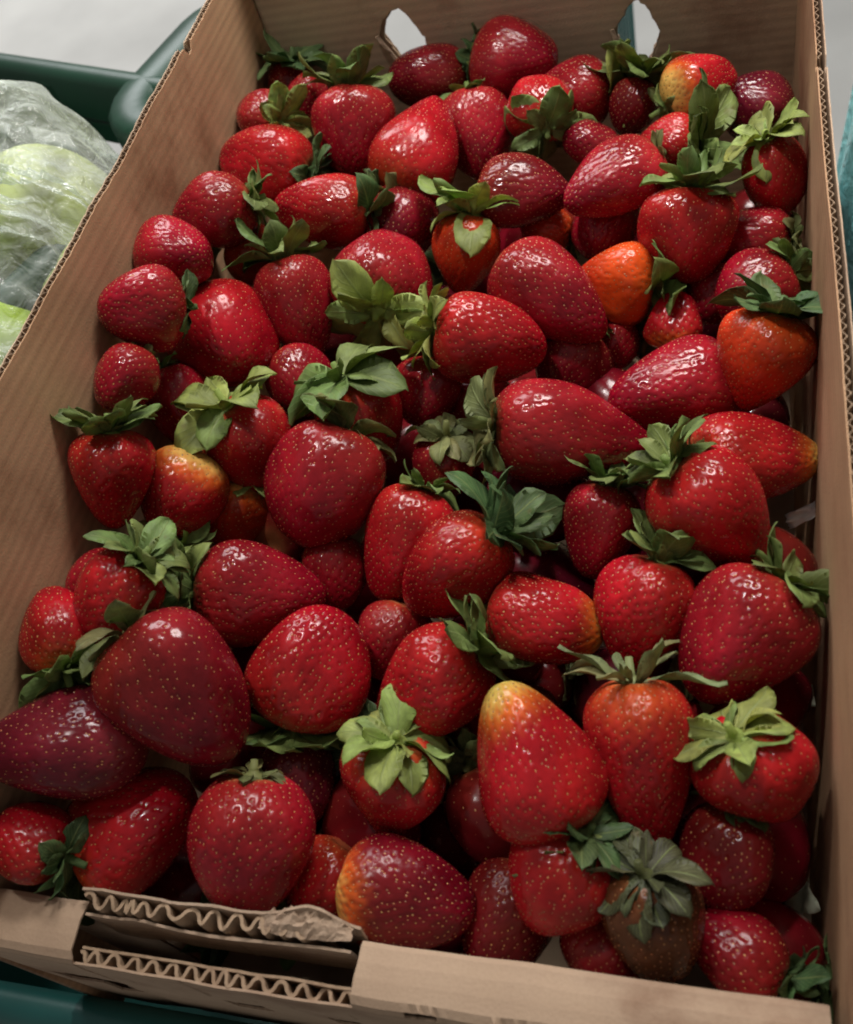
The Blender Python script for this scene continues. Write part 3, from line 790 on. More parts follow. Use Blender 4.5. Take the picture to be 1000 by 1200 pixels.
BERRIES = [
    ((0.0034, 0.2073, 0.6381), (0.9246, -0.3537, 0.1415), 0.0463, 0.0462, 0.47, 'C', 0, 0, (8, 0.0158, 25, 'd'),
     'plump crimson strawberry, highest at the back, between the two hand holes'),
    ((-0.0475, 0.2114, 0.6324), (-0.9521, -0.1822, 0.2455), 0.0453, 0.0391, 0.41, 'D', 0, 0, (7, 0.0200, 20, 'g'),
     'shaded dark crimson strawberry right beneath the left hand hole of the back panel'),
    ((0.0335, 0.1879, 0.6272), (-0.9899, -0.0032, 0.1417), 0.0417, 0.0359, 0.65, 'C', 0, 0, (9, 0.0244, 35, 'l'),
     'glossy crimson strawberry with leaves on its right, below the right hand hole'),
    ((0.0198, 0.1628, 0.6378), (-0.3599, 0.9153, 0.1808), 0.0357, 0.0355, 0.53, 'R', 0.25, 0, (8, 0.0235, 0, 'g'),
     'red strawberry at the back whose broad leafy crown faces the camera'),
    ((0.0449, 0.1505, 0.6228), (-0.8379, 0.0186, 0.5456), 0.0284, 0.0263, 0.41, 'D', 0, 0, None,
     'small glossy dark strawberry just right of the berry with camera-facing leafy crown'),
    ((-0.0140, 0.1645, 0.6240), (0.1922, -0.8091, -0.5553), 0.0484, 0.0408, 0.65, 'C', 0, 0, (7, 0.0145, 10, 'g'),
     'crimson strawberry beside the pear-shaped one, on its right'),
    ((-0.0372, 0.1372, 0.6387), (0.2467, 0.8972, 0.3664), 0.0582, 0.0475, 0.95, 'R', 0.3, 0, (8, 0.0161, 30, 'o'),
     'pear-shaped red strawberry with narrow end up and orange lower left'),
    ((-0.0757, 0.1529, 0.6403), (0.0651, -0.7075, -0.7037), 0.0483, 0.0445, 0.53, 'C', 0, 0, (8, 0.0256, 35, 'g'),
     'crimson strawberry near the back with one dark leaf standing upright on it'),
    ((-0.1168, 0.1263, 0.6449), (-0.9480, 0.0923, 0.3046), 0.0495, 0.0458, 0.65, 'R', 0, 0, (8, 0.0220, 20, 'd'),
     'bright red strawberry leaning on left panel, below the star-shaped yellowish crown'),
    ((-0.1252, 0.1564, 0.6530), (-0.8787, 0.4715, -0.0751), 0.0320, 0.0297, 0.53, 'C', 0, 0, (8, 0.0191, 20, 'l'),
     'small strawberry by left panel with yellowish star-shaped leafy crown'),
    ((-0.1102, 0.1865, 0.6427), (-0.1073, -0.9158, -0.3870), 0.0274, 0.0249, 0.41, 'C', 0, 0, None,
     'small red strawberry peeping out between star-shaped crown and upright dark leaf'),
    ((-0.1245, 0.2042, 0.6406), (-0.2113, -0.4392, -0.8732), 0.0302, 0.0287, 0.41, 'D', 0, 0, (8, 0.0241, 10, 'd'),
     'strawberry in the back left corner hidden under dark green leaves'),
    ((-0.0804, 0.0961, 0.6375), (-0.9777, -0.0281, 0.2080), 0.0492, 0.0358, 0.71, 'R', 0.2, 0, (8, 0.0210, 15, 'd'),
     'long glossy red strawberry lying flat, orange shoulder and dark leaves at right'),
    ((-0.1213, 0.0688, 0.6611), (-0.9447, -0.3278, 0.0056), 0.0403, 0.0342, 0.53, 'C', 0, 0, (7, 0.0191, 30, 'g'),
     'crimson strawberry at left panel, below the bright red one leaning there'),
    ((-0.1234, 0.0302, 0.6682), (0.8954, -0.3897, 0.2155), 0.0372, 0.0355, 0.41, 'C', 0, 0, (7, 0.0109, 20, 'd'),
     'dull crimson strawberry at left panel with one dark leaf tip against cardboard'),
    ((-0.1096, 0.0703, 0.6315), (0.6760, -0.2895, -0.6776), 0.0342, 0.0304, 0.47, 'O', 0.2, 0, (8, 0.0241, 20, 'g'),
     'small orange-red strawberry wedged between two leafy crowns, left of centre back'),
    ((-0.0813, 0.0371, 0.6272), (0.2587, -0.6375, -0.7257), 0.0493, 0.0383, 0.71, 'C', 0, 0, (8, 0.0250, 30, 'g'),
     'tapered crimson strawberry with bright glint, left of the leafy double crown'),
    ((-0.0438, 0.0984, 0.6227), (0.1026, -0.9947, -0.0086), 0.0380, 0.0387, 0.41, 'D', 0, 0, None,
     'dark crimson rounded strawberry just below the pear-shaped one'),
    ((-0.0082, 0.0781, 0.6185), (-0.2260, -0.5630, -0.7950), 0.0391, 0.0355, 0.77, 'O', 0.2, 0, (8, 0.0275, 25, 'l'),
     'orange-red strawberry under a pale star-shaped crown, just behind the middle'),
    ((0.0189, 0.1039, 0.6313), (0.9935, -0.0164, -0.1131), 0.0456, 0.0378, 0.77, 'D', 0, 0, None,
     'dark crimson strawberry in front of the camera-facing crown, tip pointing right'),
    ((0.0261, 0.1053, 0.6073), (-0.9387, -0.0381, 0.3427), 0.0254, 0.0223, 0.41, 'O', 0.3, 0, (8, 0.0147, 15, 'g'),
     'tiny orange strawberry with brown specks and leaves on its right'),
    ((0.0613, 0.0997, 0.6362), (-0.8317, -0.5538, -0.0401), 0.0494, 0.0347, 0.65, 'C', 0, 0, (7, 0.0126, 20, 'o'),
     'oblong crimson strawberry slanting down to the left, beside the leafy back-right cluster'),
    ((0.0550, 0.1003, 0.6096), (-0.1339, -0.9909, -0.0126), 0.0366, 0.0339, 0.47, 'C', 0, 0, None,
     'purplish crimson strawberry between oblong one and bright orange one'),
    ((0.0954, 0.0675, 0.6288), (-0.1286, -0.6664, -0.7344), 0.0409, 0.0432, 0.47, 'R', 0.08, 0, (9, 0.0240, 25, 'g'),
     'round bright red strawberry with flat leafy top, back right'),
    ((0.0840, 0.1339, 0.6279), (-0.9619, 0.2522, -0.1055), 0.0296, 0.0275, 0.53, 'R', 0, 0, (11, 0.0303, 22, 'g'),
     'strawberry half hidden under the biggest leafy crown in the back right'),
    ((0.0983, 0.1678, 0.6340), (0.8479, 0.5064, 0.1568), 0.0371, 0.0369, 0.41, 'R', 0.7, 0, (7, 0.0144, 10, 'g'),
     'pale yellow and red strawberry against the back panel, near right corner'),
    ((0.1240, 0.1738, 0.6176), (-0.8379, 0.0186, 0.5456), 0.0378, 0.0349, 0.41, 'P', 0, 0, None,
     'dark purple strawberry in the back right corner'),
    ((0.1316, 0.1032, 0.6282), (0.2266, -0.3277, -0.9172), 0.0363, 0.0297, 0.53, 'R', 0, 0, (8, 0.0217, 10, 'l'),
     'red strawberry against right panel with pale green star-shaped crown'),
    ((0.1209, 0.0802, 0.6131), (-0.9965, 0.0458, 0.0698), 0.0365, 0.0315, 0.53, 'C', 0, 0, (8, 0.0142, 10, 'o'),
     'dull red strawberry right of the round bright red one, withered leaves at right'),
    ((0.0641, 0.0547, 0.6156), (-0.9918, 0.0973, 0.0831), 0.0357, 0.0356, 0.71, 'V', 0.3, 0, (8, 0.0256, 32, 'g'),
     'bright orange strawberry with leafy crown at its right'),
    ((0.0384, 0.0353, 0.6264), (0.8105, -0.5188, -0.2720), 0.0579, 0.0441, 0.71, 'C', 0, 0, None,
     'large deep crimson strawberry left of the bright orange one'),
    ((0.0153, 0.0083, 0.6290), (0.9454, -0.0161, -0.3255), 0.0490, 0.0415, 0.71, 'R', 0.08, 0, (9, 0.0207, 25, 'l'),
     'glossy red strawberry pointing right, leafy crown on its left, in the middle'),
    ((-0.0432, 0.0564, 0.6258), (-0.1172, 0.9922, -0.0417), 0.0519, 0.0494, 0.47, 'C', 0, 0, (8, 0.0280, 16, 'l'),
     'rough shiny crimson strawberry behind the large leafy crown near the middle'),
    ((-0.1096, 0.0141, 0.6335), (0.5595, -0.8288, -0.0062), 0.0515, 0.0492, 0.35, 'R', 0, 0, (7, 0.0104, 0, 'o'),
     'big blunt rounded red strawberry, left of middle'),
    ((-0.1228, -0.0097, 0.6745), (-0.7362, -0.4916, 0.4651), 0.0364, 0.0356, 0.47, 'C', 0, 0, (6, 0.0124, 0, 'd'),
     'round crimson strawberry at left panel with single dark leaf lying on it'),
    ((-0.1268, -0.0386, 0.6621), (-0.2481, -0.9649, 0.0864), 0.0294, 0.0284, 0.41, 'C', 0, 0, (7, 0.0079, 10, 'o'),
     'small round crimson strawberry against left panel'),
    ((-0.1237, -0.0227, 0.6255), (0.4723, -0.6719, -0.5705), 0.0400, 0.0318, 0.59, 'C', 0, 0, (6, 0.0115, 10, 'g'),
     'knobbly crimson strawberry between small round one and the starfish-like crown'),
    ((-0.1246, -0.0787, 0.6472), (-0.0962, -0.6620, -0.7433), 0.0407, 0.0342, 0.77, 'R', 0.12, 0, (10, 0.0214, 35, 'g'),
     'cone-shaped red strawberry by left panel with spiky crown on top'),
    ((-0.0850, -0.0405, 0.6199), (0.2327, -0.2480, -0.9404), 0.0470, 0.0408, 0.53, 'R', 0, 0, (7, 0.0258, 18, 'l'),
     'crimson strawberry with pale starfish-like crown toward the camera, left of middle'),
    ((-0.1080, -0.0685, 0.6229), (-0.3426, -0.8951, -0.2853), 0.0397, 0.0397, 0.47, 'R', 0.7, 0, None,
     'orange strawberry with creamy dotted shoulder, below the starfish-like crown'),
    ((-0.0952, -0.0629, 0.5990), (-0.4628, -0.8107, -0.3586), 0.0313, 0.0287, 0.41, 'O', 0.6, 0, (6, 0.0168, 10, 'l'),
     'pale yellow-orange strawberry peeping out below the creamy dotted one'),
    ((-0.0783, 0.0060, 0.6103), (0.5270, -0.7060, -0.4731), 0.0347, 0.0328, 0.41, 'C', 0, 0, None,
     'shaded crimson strawberry sunk behind the starfish-like crown'),
    ((-0.0411, -0.0197, 0.6135), (0.2496, -0.2761, -0.9282), 0.0450, 0.0388, 0.47, 'R', 0.35, 0, (7, 0.0288, 5, 'g'),
     'red strawberry with orange shoulder draped by broad green leaves, near the middle'),
    ((-0.0485, -0.0596, 0.6170), (-0.3228, -0.8702, -0.3723), 0.0524, 0.0517, 0.53, 'C', 0, 0, (6, 0.0247, 15, 'o'),
     'large heart-shaped crimson strawberry with withered leaf at upper right'),
    ((-0.0180, 0.0016, 0.6056), (-0.1073, -0.9158, -0.3870), 0.0319, 0.0309, 0.41, 'C', 0, 0, None,
     'dark strawberry sunk beneath the leafy double crown in the middle'),
    ((-0.0055, -0.0313, 0.5941), (-0.1809, -0.2683, -0.9462), 0.0325, 0.0308, 0.41, 'C', 0, 0, (7, 0.0157, 10, 'o'),
     'small dark strawberry deep in the middle under a withered crown'),
    ((0.0023, 0.0079, 0.5895), (-0.9417, -0.3114, 0.1277), 0.0342, 0.0324, 0.41, 'C', 0, 0, None,
     'shaded strawberry hidden behind crown of the long pointed glossy berry'),
    ((0.0528, -0.0329, 0.6149), (0.9173, 0.1438, -0.3713), 0.0684, 0.0450, 1.05, 'C', 0, 0, (9, 0.0222, 20, 'o'),
     'largest long pointed glossy crimson strawberry, tip right, at centre right'),
    ((0.0448, 0.0235, 0.5958), (-0.3005, -0.8612, -0.4099), 0.0360, 0.0359, 0.41, 'D', 0, 0, (8, 0.0172, 20, 'g'),
     'dull dark red strawberry sunk above the long pointed glossy one'),
    ((0.0633, 0.0390, 0.5929), (-0.1600, -0.8323, -0.5307), 0.0251, 0.0231, 0.41, 'C', 0.2, 0, (6, 0.0136, 10, 'g'),
     'tiny shaded strawberry with green leaves under the bright orange one'),
    ((0.0896, 0.0376, 0.6075), (0.1020, 0.7753, 0.6233), 0.0256, 0.0253, 0.41, 'R', 0.46, 0, None,
     'small red strawberry with creamy rim at its bottom, right of the orange one'),
    ((0.0902, -0.0033, 0.6070), (-0.8857, -0.4119, 0.2140), 0.0550, 0.0404, 0.59, 'C', 0, 0, None,
     'oval deep crimson strawberry with clear rows of seeds, above long pointed one'),
    ((0.1246, -0.0009, 0.6203), (-0.3107, -0.5928, -0.7430), 0.0406, 0.0407, 1.01, 'O', 0.44, 0, (7, 0.0251, 30, 'd'),
     'orange strawberry with dark leafy crown pressed against right panel'),
    ((0.1226, 0.0440, 0.6158), (-0.8153, -0.5758, -0.0617), 0.0346, 0.0322, 0.41, 'C', 0, 0, (8, 0.0180, 20, 'g'),
     'rosy crimson strawberry just behind the dark crown at right panel'),
    ((0.1058, 0.0566, 0.6036), (-0.4158, -0.8760, -0.2446), 0.0277, 0.0266, 0.41, 'C', 0, 0, None,
     'small dim crimson strawberry below the round bright red one'),
    ((0.1223, -0.0382, 0.6057), (0.9070, 0.2759, -0.3182), 0.0541, 0.0391, 0.77, 'R', 0.25, 0.75, (7, 0.0172, 30, 'g'),
     'red strawberry with yellow-green pointed tip touching right panel'),
    ((0.1072, -0.0701, 0.6141), (0.5988, -0.4082, -0.6891), 0.0512, 0.0423, 0.65, 'R', 0.03, 0, (8, 0.0202, 35, 'g'),
     'large glossy crimson strawberry below the yellow-tipped one'),
    ((0.0643, -0.0688, 0.6002), (-0.1752, -0.7221, -0.6693), 0.0387, 0.0296, 0.59, 'C', 0, 0, (7, 0.0207, 30, 'g'),
     'slim dark crimson strawberry under pale curled leaves, right of the broad dark leaves'),
    ((0.0831, -0.1051, 0.5998), (-0.2634, -0.7471, -0.6102), 0.0433, 0.0369, 0.65, 'R', 0.03, 0, (6, 0.0209, 35, 'g'),
     'bright red strawberry with brown stem scar on top, below the slim dark one'),
    ((0.1167, -0.1165, 0.6045), (-0.5844, -0.7483, -0.3141), 0.0505, 0.0446, 0.59, 'C', 0.14, 0, (8, 0.0197, 25, 'g'),
     'huge crimson strawberry against right panel, below the glossy one'),
    ((0.0473, -0.1099, 0.5998), (0.9616, -0.1064, -0.2531), 0.0449, 0.0363, 0.47, 'R', 0.05, 0.6, None,
     'oval red strawberry with pale brown-spotted end at right, lower middle'),
    ((0.0117, -0.0933, 0.6088), (-0.7594, -0.4947, -0.4225), 0.0478, 0.0390, 0.59, 'R', 0.28, 0, (8, 0.0270, 38, 'd'),
     'red strawberry with orange shoulder beneath broad dark rounded leaves'),
    ((-0.0143, -0.0759, 0.5991), (-0.3382, -0.8461, -0.4120), 0.0494, 0.0378, 0.59, 'R', 0, 0, (8, 0.0157, 20, 'g'),
     'glossy red strawberry half behind the orange-shouldered one with broad dark leaves'),
    ((-0.0665, -0.1076, 0.6089), (0.8907, 0.2097, -0.4033), 0.0532, 0.0419, 0.53, 'C', 0, 0, (8, 0.0221, 25, 'g'),
     'crimson oval strawberry lying sideways, leaves on its left, below large heart-shaped one'),
    ((-0.0454, -0.0858, 0.5910), (0.0315, -0.8599, -0.5095), 0.0320, 0.0281, 0.41, 'C', 0, 0, None,
     'shaded dull red strawberry sunk at right end of the sideways oval one'),
    ((-0.0381, -0.1352, 0.6025), (0.2898, 0.8282, 0.4797), 0.0487, 0.0468, 0.41, 'R', 0, 0, (8, 0.0243, 15, 'g'),
     'rounded red strawberry with leaves hanging at its bottom, lower left of middle'),
    ((-0.0754, -0.1592, 0.6264), (0.6242, -0.5209, -0.5823), 0.0607, 0.0509, 0.59, 'D', 0, 0, (7, 0.0175, 25, 'o'),
     'biggest dark crimson strawberry at lower left, a pale leaf at its left'),
    ((-0.1052, -0.1316, 0.6425), (-0.6369, -0.5921, -0.4937), 0.0408, 0.0322, 0.59, 'R', 0, 0, (9, 0.0197, 30, 'g'),
     'slanting bright red strawberry between left panel and the biggest dark one'),
    ((-0.1261, -0.1428, 0.6402), (-0.4940, 0.8371, 0.2350), 0.0344, 0.0283, 0.53, 'R', 0.4, 0, (8, 0.0198, 25, 'g'),
     'orange-red strawberry against left panel with leaves at its lower right'),
    ((-0.1149, -0.1817, 0.6254), (-0.8736, -0.3390, 0.3492), 0.0606, 0.0398, 0.59, 'P', 0, 0, None,
     'long purplish dark strawberry cut off by left edge of the picture'),
    ((-0.0981, -0.1975, 0.5916), (0.8424, 0.5209, 0.1379), 0.0508, 0.0444, 0.47, 'R', 0.44, 0, (7, 0.0237, 25, 'd'),
     'orange-red strawberry behind left end of the torn cardboard strip'),
    ((-0.0480, -0.2010, 0.5951), (-0.0088, -0.8534, -0.5212), 0.0505, 0.0445, 0.41, 'C', 0, 0, (7, 0.0112, -5, 'o'),
     'dusky rounded crimson strawberry behind middle of the torn cardboard strip'),
    ((-0.1261, -0.2122, 0.6098), (-0.9382, 0.2109, 0.2743), 0.0304, 0.0272, 0.41, 'R', 0, 0, (8, 0.0152, 10, 'd'),
     'small red strawberry with big dark leaves in the lower left corner'),
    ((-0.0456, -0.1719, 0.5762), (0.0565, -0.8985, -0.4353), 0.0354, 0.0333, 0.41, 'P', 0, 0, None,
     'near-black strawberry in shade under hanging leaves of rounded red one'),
    ((-0.0029, -0.1737, 0.5895), (-0.2335, -0.5339, -0.8127), 0.0433, 0.0390, 0.95, 'R', 0.4, 0, (9, 0.0206, 10, 'l'),
     'orange-red strawberry capped by crumpled pale green leaves, lower middle'),
    ((0.0082, -0.2090, 0.5838), (0.9799, -0.0201, -0.1987), 0.0483, 0.0369, 0.47, 'D', 0.5, 0, None,
     'dark crimson strawberry with yellow left end and brown blemish by front panel'),
    ((-0.0289, -0.2043, 0.5684), (-0.4462, -0.8371, -0.3166), 0.0325, 0.0298, 0.41, 'R', 0.3, 0, None,
     'dim brownish orange strawberry behind right end of the torn cardboard strip'),
    ((0.0068, -0.1362, 0.5965), (-0.7594, -0.4947, -0.4225), 0.0495, 0.0410, 0.53, 'R', 0, 0, (8, 0.0253, 35, 'g'),
     'bright red strawberry with rounded leaves on its right, below the middle'),
    ((0.0503, -0.1669, 0.6104), (-0.3838, 0.7277, 0.5684), 0.0530, 0.0434, 0.65, 'R', 0, 0.7, (9, 0.0176, 20, 'g'),
     'large red strawberry with yellow narrow end pointing up, lower right of middle'),
    ((0.0850, -0.1606, 0.5959), (0.1144, -0.8074, -0.5788), 0.0589, 0.0370, 0.71, 'R', 0.44, 0, (6, 0.0264, 30, 's'),
     'long red strawberry with orange top and thin stringy sepals'),
    ((0.0601, -0.1985, 0.5873), (-0.4303, -0.5813, -0.6906), 0.0415, 0.0375, 0.53, 'R', 0, 0, (7, 0.0202, 15, 'd'),
     'red strawberry with dark glossy leaf on top, near the front panel'),
    ((0.1214, -0.1606, 0.5972), (0.3537, -0.2420, -0.9035), 0.0392, 0.0381, 0.47, 'R', 0, 0, (8, 0.0186, 4, 'l'),
     'red strawberry at right panel under wide pale green crown'),
    ((0.1121, -0.1829, 0.5762), (-0.1446, -0.8602, -0.4891), 0.0346, 0.0335, 0.41, 'D', 0, 0, (8, 0.0140, 20, 'd'),
     'dim dark red strawberry below the one with wide pale green crown'),
    ((0.0910, -0.2081, 0.5850), (0.1272, -0.4809, -0.8675), 0.0420, 0.0331, 0.41, 'G', 0, 0, (9, 0.0174, 8, 'x'),
     'olive-brown withered strawberry by front panel, draped in dull leaves'),
    ((0.1153, -0.2106, 0.5712), (-0.9167, 0.3659, 0.1607), 0.0327, 0.0259, 0.41, 'C', 0, 0, (9, 0.0155, 15, 'd'),
     'dark red strawberry in the front right corner, leaves at its right'),
    ((0.0396, -0.2091, 0.5632), (-0.2664, -0.9082, -0.3228), 0.0432, 0.0346, 0.41, 'D', 0, 0, None,
     'shaded dark red strawberry behind front panel, left of dark glossy leaf'),
    ((-0.0152, -0.1131, 0.5846), (-0.3214, -0.8246, -0.4655), 0.0327, 0.0290, 0.41, 'C', 0.2, 0, None,
     'dim brownish red strawberry peeping from behind the one with rounded leaves'),
    ((0.0654, 0.1759, 0.6236), (-0.2492, -0.5928, -0.7658), 0.0289, 0.0257, 0.41, 'D', 0, 0, (10, 0.0270, 25, 'g'),
     'small dark strawberry smothered in leaves below the right hand hole'),
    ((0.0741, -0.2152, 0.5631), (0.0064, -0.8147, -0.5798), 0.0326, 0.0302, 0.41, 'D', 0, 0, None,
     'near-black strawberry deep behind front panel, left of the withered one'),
    ((-0.1096, -0.0924, 0.6015), (-0.1809, -0.2683, -0.9462), 0.0288, 0.0270, 0.41, 'D', 0, 0, (9, 0.0181, 20, 'g'),
     'dark strawberry sunk between slanting bright red and sideways oval ones'),
    ((-0.1257, -0.1176, 0.6268), (-0.4731, -0.7919, -0.3861), 0.0317, 0.0287, 0.41, 'C', 0, 0, None,
     'shaded crimson strawberry sunk behind the slanting bright red one'),
]
for i_, (bl, bax, bL, bW, bt_, bc, bp_, btp, bcal, blabel) in enumerate(BERRIES):
    strawberry(bl, bax, bL, bW, bt_, bc, bp_, btp, bcal, i_ + 1, blabel, 'strawberries in the top layer', True)
HIDDEN = [
    ((0.1218, -0.2014, 0.5365), (-0.8902, 0.4353, -0.1343), 0.0493, 0.0402, 'dark buried strawberry in the gap just right of the front right corner berry'),
    ((0.0321, -0.0348, 0.5770), (-0.5856, -0.7728, 0.2447), 0.0501, 0.0449, 'dark buried strawberry in the gap just left of the slim dark berry'),
    ((0.0149, -0.1647, 0.5369), (0.7306, 0.6692, 0.1355), 0.0446, 0.0367, 'dark buried strawberry in the gap just right of the berry capped by crumpled leaves'),
    ((-0.0532, 0.0542, 0.5814), (-0.7428, -0.6559, -0.1346), 0.0468, 0.0413, 'dark buried strawberry in the gap just below the rough shiny berry'),
    ((0.0720, -0.1069, 0.5371), (0.7701, 0.1077, 0.6288), 0.0518, 0.0416, 'dark buried strawberry in the gap just below the berry with brown stem scar'),
    ((0.1198, -0.1655, 0.5482), (0.5151, -0.7873, 0.3390), 0.0518, 0.0434, 'dark buried strawberry in the gap just right of the dim berry below wide pale crown'),
    ((-0.1026, -0.2030, 0.5367), (-0.8327, 0.4926, 0.2529), 0.0475, 0.0400, 'dark buried strawberry in the gap just below the berry behind left end of torn strip'),
    ((0.0785, -0.0364, 0.5683), (0.3976, -0.6953, -0.5987), 0.0499, 0.0406, 'dark buried strawberry in the gap just right of the slim dark berry'),
    ((0.1203, -0.1185, 0.5605), (0.9317, 0.3390, -0.1302), 0.0471, 0.0387, 'dark buried strawberry in the gap just above the berry under wide pale crown'),
    ((0.1220, -0.0811, 0.5778), (-0.3428, -0.9228, -0.1759), 0.0518, 0.0437, 'dark buried strawberry in the gap just above the huge crimson berry at right panel'),
    ((0.0344, -0.0603, 0.5454), (0.8886, -0.4573, -0.0366), 0.0518, 0.0436, 'dark buried strawberry in the gap just above the oval berry with brown-spotted end'),
    ((-0.0417, -0.1517, 0.5446), (0.6787, -0.7327, -0.0500), 0.0493, 0.0422, 'dark buried strawberry in the gap just left of the berry capped by crumpled leaves'),
    ((-0.0849, -0.1519, 0.5583), (-0.4603, -0.8872, 0.0311), 0.0456, 0.0374, 'dark buried strawberry in the gap just right of the biggest dark berry'),
    ((0.0196, -0.1006, 0.5647), (-0.9404, -0.3240, -0.1030), 0.0438, 0.0389, 'dark buried strawberry in the gap just left of the oval berry with brown-spotted end'),
    ((-0.0427, 0.0107, 0.5554), (0.5716, 0.8058, 0.1544), 0.0516, 0.0430, 'dark buried strawberry in the gap just right of the leaf-draped red berry'),
    ((0.0802, -0.1756, 0.5627), (0.9251, 0.3095, -0.2199), 0.0449, 0.0372, 'dark buried strawberry in the gap just below the long berry with stringy sepals'),
    ((-0.0336, -0.1988, 0.5335), (0.6360, 0.3772, -0.6732), 0.0496, 0.0410, 'dark buried strawberry in the gap just left of the berry with yellow left end'),
    ((0.0021, -0.0111, 0.5570), (0.0989, -0.9868, -0.1283), 0.0509, 0.0438, 'dark buried strawberry in the gap just above the berry under broad dark rounded leaves'),
    ((-0.0092, -0.1454, 0.5589), (0.4369, 0.4392, -0.7850), 0.0454, 0.0405, 'dark buried strawberry in the gap just above the berry capped by crumpled leaves'),
    ((-0.0339, 0.0895, 0.5670), (0.3695, 0.8797, -0.2993), 0.0450, 0.0405, 'dark buried strawberry in the gap just right of the rough shiny berry'),
    ((0.0782, 0.0720, 0.5761), (0.0472, 0.9049, -0.4229), 0.0439, 0.0392, 'dark buried strawberry in the gap just left of the small creamy-rimmed berry'),
    ((-0.0709, -0.2050, 0.5223), (-0.8227, -0.5374, 0.1853), 0.0383, 0.0319, 'dark buried strawberry in the gap just below the dusky rounded berry'),
    ((-0.0914, 0.0633, 0.5840), (-0.9091, -0.3951, -0.1322), 0.0429, 0.0376, 'dark buried strawberry in the gap just right of the tapered crimson berry with glint'),
    ((0.0045, -0.1994, 0.5285), (0.3771, -0.6728, 0.6366), 0.0498, 0.0418, 'dark buried strawberry in the gap just below the berry with yellow left end'),
    ((-0.0418, -0.0616, 0.5488), (-0.2590, -0.9637, 0.0654), 0.0504, 0.0428, 'dark buried strawberry in the gap just below the glossy berry left of broad dark leaves'),
    ((0.1062, -0.0060, 0.5741), (0.6461, -0.7355, 0.2041), 0.0498, 0.0419, 'dark buried strawberry in the gap just below the oval berry with clear seed rows'),
    ((0.0328, -0.1066, 0.5375), (-0.8631, -0.3619, -0.3523), 0.0394, 0.0324, 'dark buried strawberry in the gap just below the oval berry with brown-spotted end'),
    ((-0.0796, -0.0499, 0.5771), (0.0724, 0.8971, -0.4358), 0.0491, 0.0422, 'dark buried strawberry in the gap just right of the pale yellow-orange berry'),
    ((0.1193, 0.0777, 0.5604), (-0.4814, -0.8709, -0.0992), 0.0519, 0.0441, 'dark buried strawberry in the gap just right of the small creamy-rimmed berry'),
    ((0.0167, 0.1221, 0.5872), (-0.8120, -0.5007, -0.2999), 0.0478, 0.0430, 'dark buried strawberry in the gap just left of the tiny orange speckled berry'),
    ((-0.0168, -0.1786, 0.5596), (0.9203, -0.3700, 0.1275), 0.0403, 0.0357, 'dark buried strawberry in the gap just above the berry with yellow left end'),
    ((0.0878, -0.0675, 0.5618), (-0.8718, -0.4739, -0.1241), 0.0405, 0.0337, 'dark buried strawberry in the gap just above the berry with brown stem scar'),
    ((0.0925, -0.1381, 0.5614), (-0.5490, -0.8268, -0.1228), 0.0400, 0.0355, 'dark buried strawberry in the gap just right of the long berry with stringy sepals'),
    ((0.0819, -0.2076, 0.5376), (0.6657, -0.2014, -0.7186), 0.0363, 0.0313, 'dark buried strawberry in the gap just below the withered olive berry'),
    ((-0.0838, 0.0234, 0.5658), (0.4976, 0.8610, 0.1050), 0.0475, 0.0403, 'dark buried strawberry in the gap just right of the berry with starfish-like crown'),
    ((0.0304, -0.1733, 0.5633), (0.4222, -0.7381, -0.5262), 0.0425, 0.0358, 'dark buried strawberry in the gap just below the large berry with yellow upward end'),
    ((0.0144, 0.0432, 0.5534), (0.0256, 0.9996, -0.0149), 0.0512, 0.0412, 'dark buried strawberry in the gap just below the glossy red berry in the middle'),
    ((-0.0704, -0.1221, 0.5762), (-0.2419, -0.9701, 0.0197), 0.0407, 0.0341, 'dark buried strawberry in the gap just below the sideways oval berry'),
    ((0.1242, 0.1392, 0.5738), (0.6353, 0.7722, -0.0104), 0.0480, 0.0411, 'dark buried strawberry in the gap just above the dull red berry with withered leaves'),
    ((0.0669, 0.0097, 0.5796), (-0.7181, 0.4541, 0.5274), 0.0465, 0.0381, 'dark buried strawberry in the gap just left of the oval berry with clear seed rows'),
    ((0.0707, 0.1226, 0.5746), (-0.3420, -0.6582, -0.6706), 0.0490, 0.0396, 'dark buried strawberry in the gap just left of the round bright red berry'),
    ((-0.0168, -0.1076, 0.5533), (0.9746, 0.1983, 0.1037), 0.0513, 0.0435, 'dark buried strawberry in the gap just above the berry with rounded leaves at right'),
    ((-0.0169, 0.1294, 0.5640), (0.7937, -0.5238, 0.3093), 0.0487, 0.0401, 'dark buried strawberry in the gap just right of the orange-red berry under pale star crown'),
    ((0.1230, 0.0297, 0.5549), (-0.1815, 0.9589, -0.2180), 0.0393, 0.0318, 'dark buried strawberry in the gap just below the orange berry with dark crown'),
    ((0.0313, -0.1392, 0.5629), (0.3989, 0.7563, -0.5185), 0.0508, 0.0416, 'dark buried strawberry in the gap just below the berry with rounded leaves at right'),
]
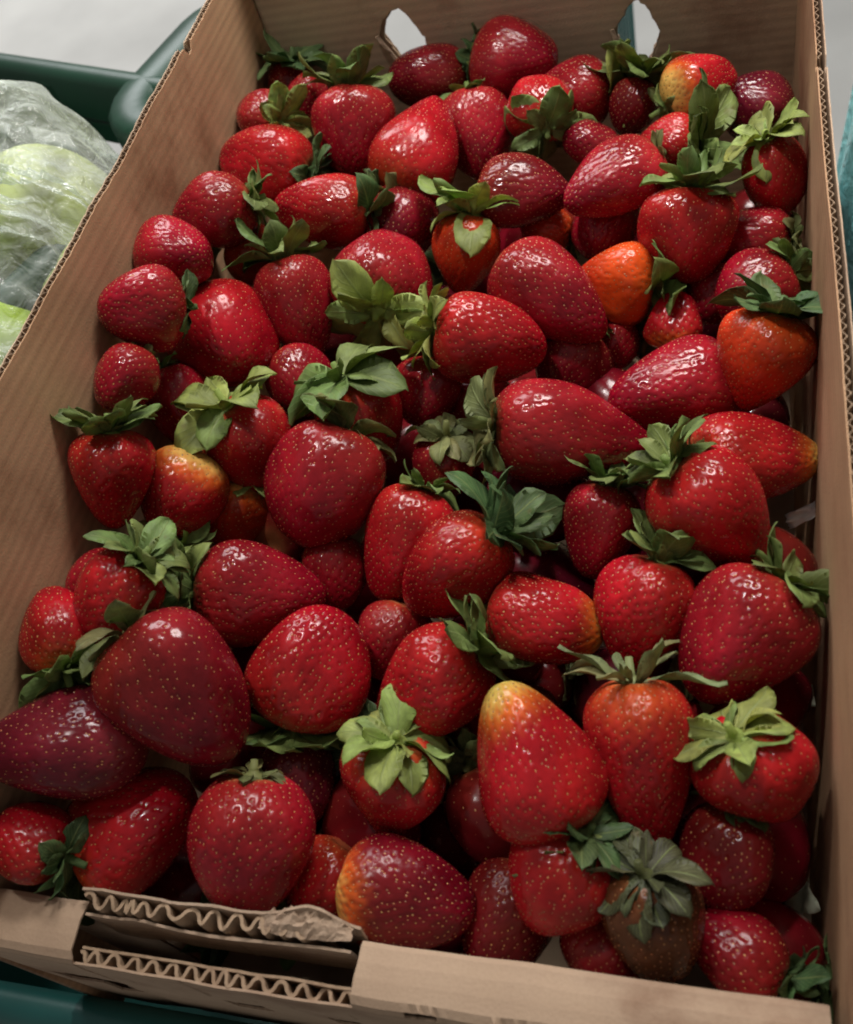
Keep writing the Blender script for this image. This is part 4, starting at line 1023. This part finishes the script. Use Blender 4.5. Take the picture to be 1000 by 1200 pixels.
for i_, (bl, bax, bL, bW, blabel) in enumerate(HIDDEN):
    strawberry(bl, bax, bL, bW, 0.35, 'DPD'[i_ % 3], 0, 0, (8, 0.020, 12, 'dgo'[i_ % 3]) if i_ % 2 == 0 else None, 500 + i_,  # dark skin colours put the shade of the gaps into these berries
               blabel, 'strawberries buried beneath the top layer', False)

# ------------------------------------------------------------------ pale scraps along the right panel, one standing in for hand-hole light
def scrap(loc, pts, rot, mat, label, seed):
    n = 8; rows = []
    (ax, ay), (bx, by), (cx, cy), (dx, dy) = pts
    for i in range(n + 1):
        u = i / n; r = []
        for j in range(n + 1):
            v = j / n
            x = (1-u)*(1-v)*ax + u*(1-v)*bx + u*v*cx + (1-u)*v*dx; y = (1-u)*(1-v)*ay + u*(1-v)*by + u*v*cy + (1-u)*v*dy
            edge = 0.0012 if i in (0, n) or j in (0, n) else 0
            r.append((x + edge * nz(i * 1.7, j * 1.3, seed), y + edge * nz(i * 1.1, j * 1.9, seed + 4), 0.0035 * nz(u * 3, v * 3, seed) + 0.0015 * nz(u * 9, v * 9, seed)))
        rows.append(r)
    m = MB(); m.sheet(rows, (0, 0, -0.0005)); o = m.build('torn_sheet', mat, None, smooth=True)
    o.location = loc; o.rotation_euler = rot
    return tag(o, label, 'scrap', 'pale scraps along the right panel')
scrap((0.1370, 0.0732, 0.6031), [(-0.006,-0.008),(0.006,-0.009),(0.007,0.008),(-0.003,0.009)], (0.55, 0.35, 1.30), M_WHITE, 'small white sheet standing in for hand-hole light beside right panel, behind the dark leafy crown', 1)  # white sheet added in place of light through a side hand hole
scrap((0.1420, -0.1060, 0.5418), [(-0.004,-0.010),(0.006,-0.007),(0.007,0.009),(-0.007,0.004)], (0.55, 0.35, 2.60), M_SCRAP, 'pale greenish white scrap between huge crimson berry and right panel', 2)
scrap((0.1368, -0.1811, 0.5350), [(-0.007,-0.008),(0.005,-0.010),(0.006,0.006),(-0.004,0.010)], (0.55, 0.35, 3.90), M_SCRAP, 'pale torn leaf-like scrap low in the front right corner', 3)
scrap((0.1420, -0.0486, 0.5853), [(-0.003,-0.008),(0.003,-0.009),(0.004,0.008),(-0.002,0.009)], (0.55, 0.35, 5.20), M_WHITE, 'thin silvery scrap below the yellow-tipped berry at right panel', 4)
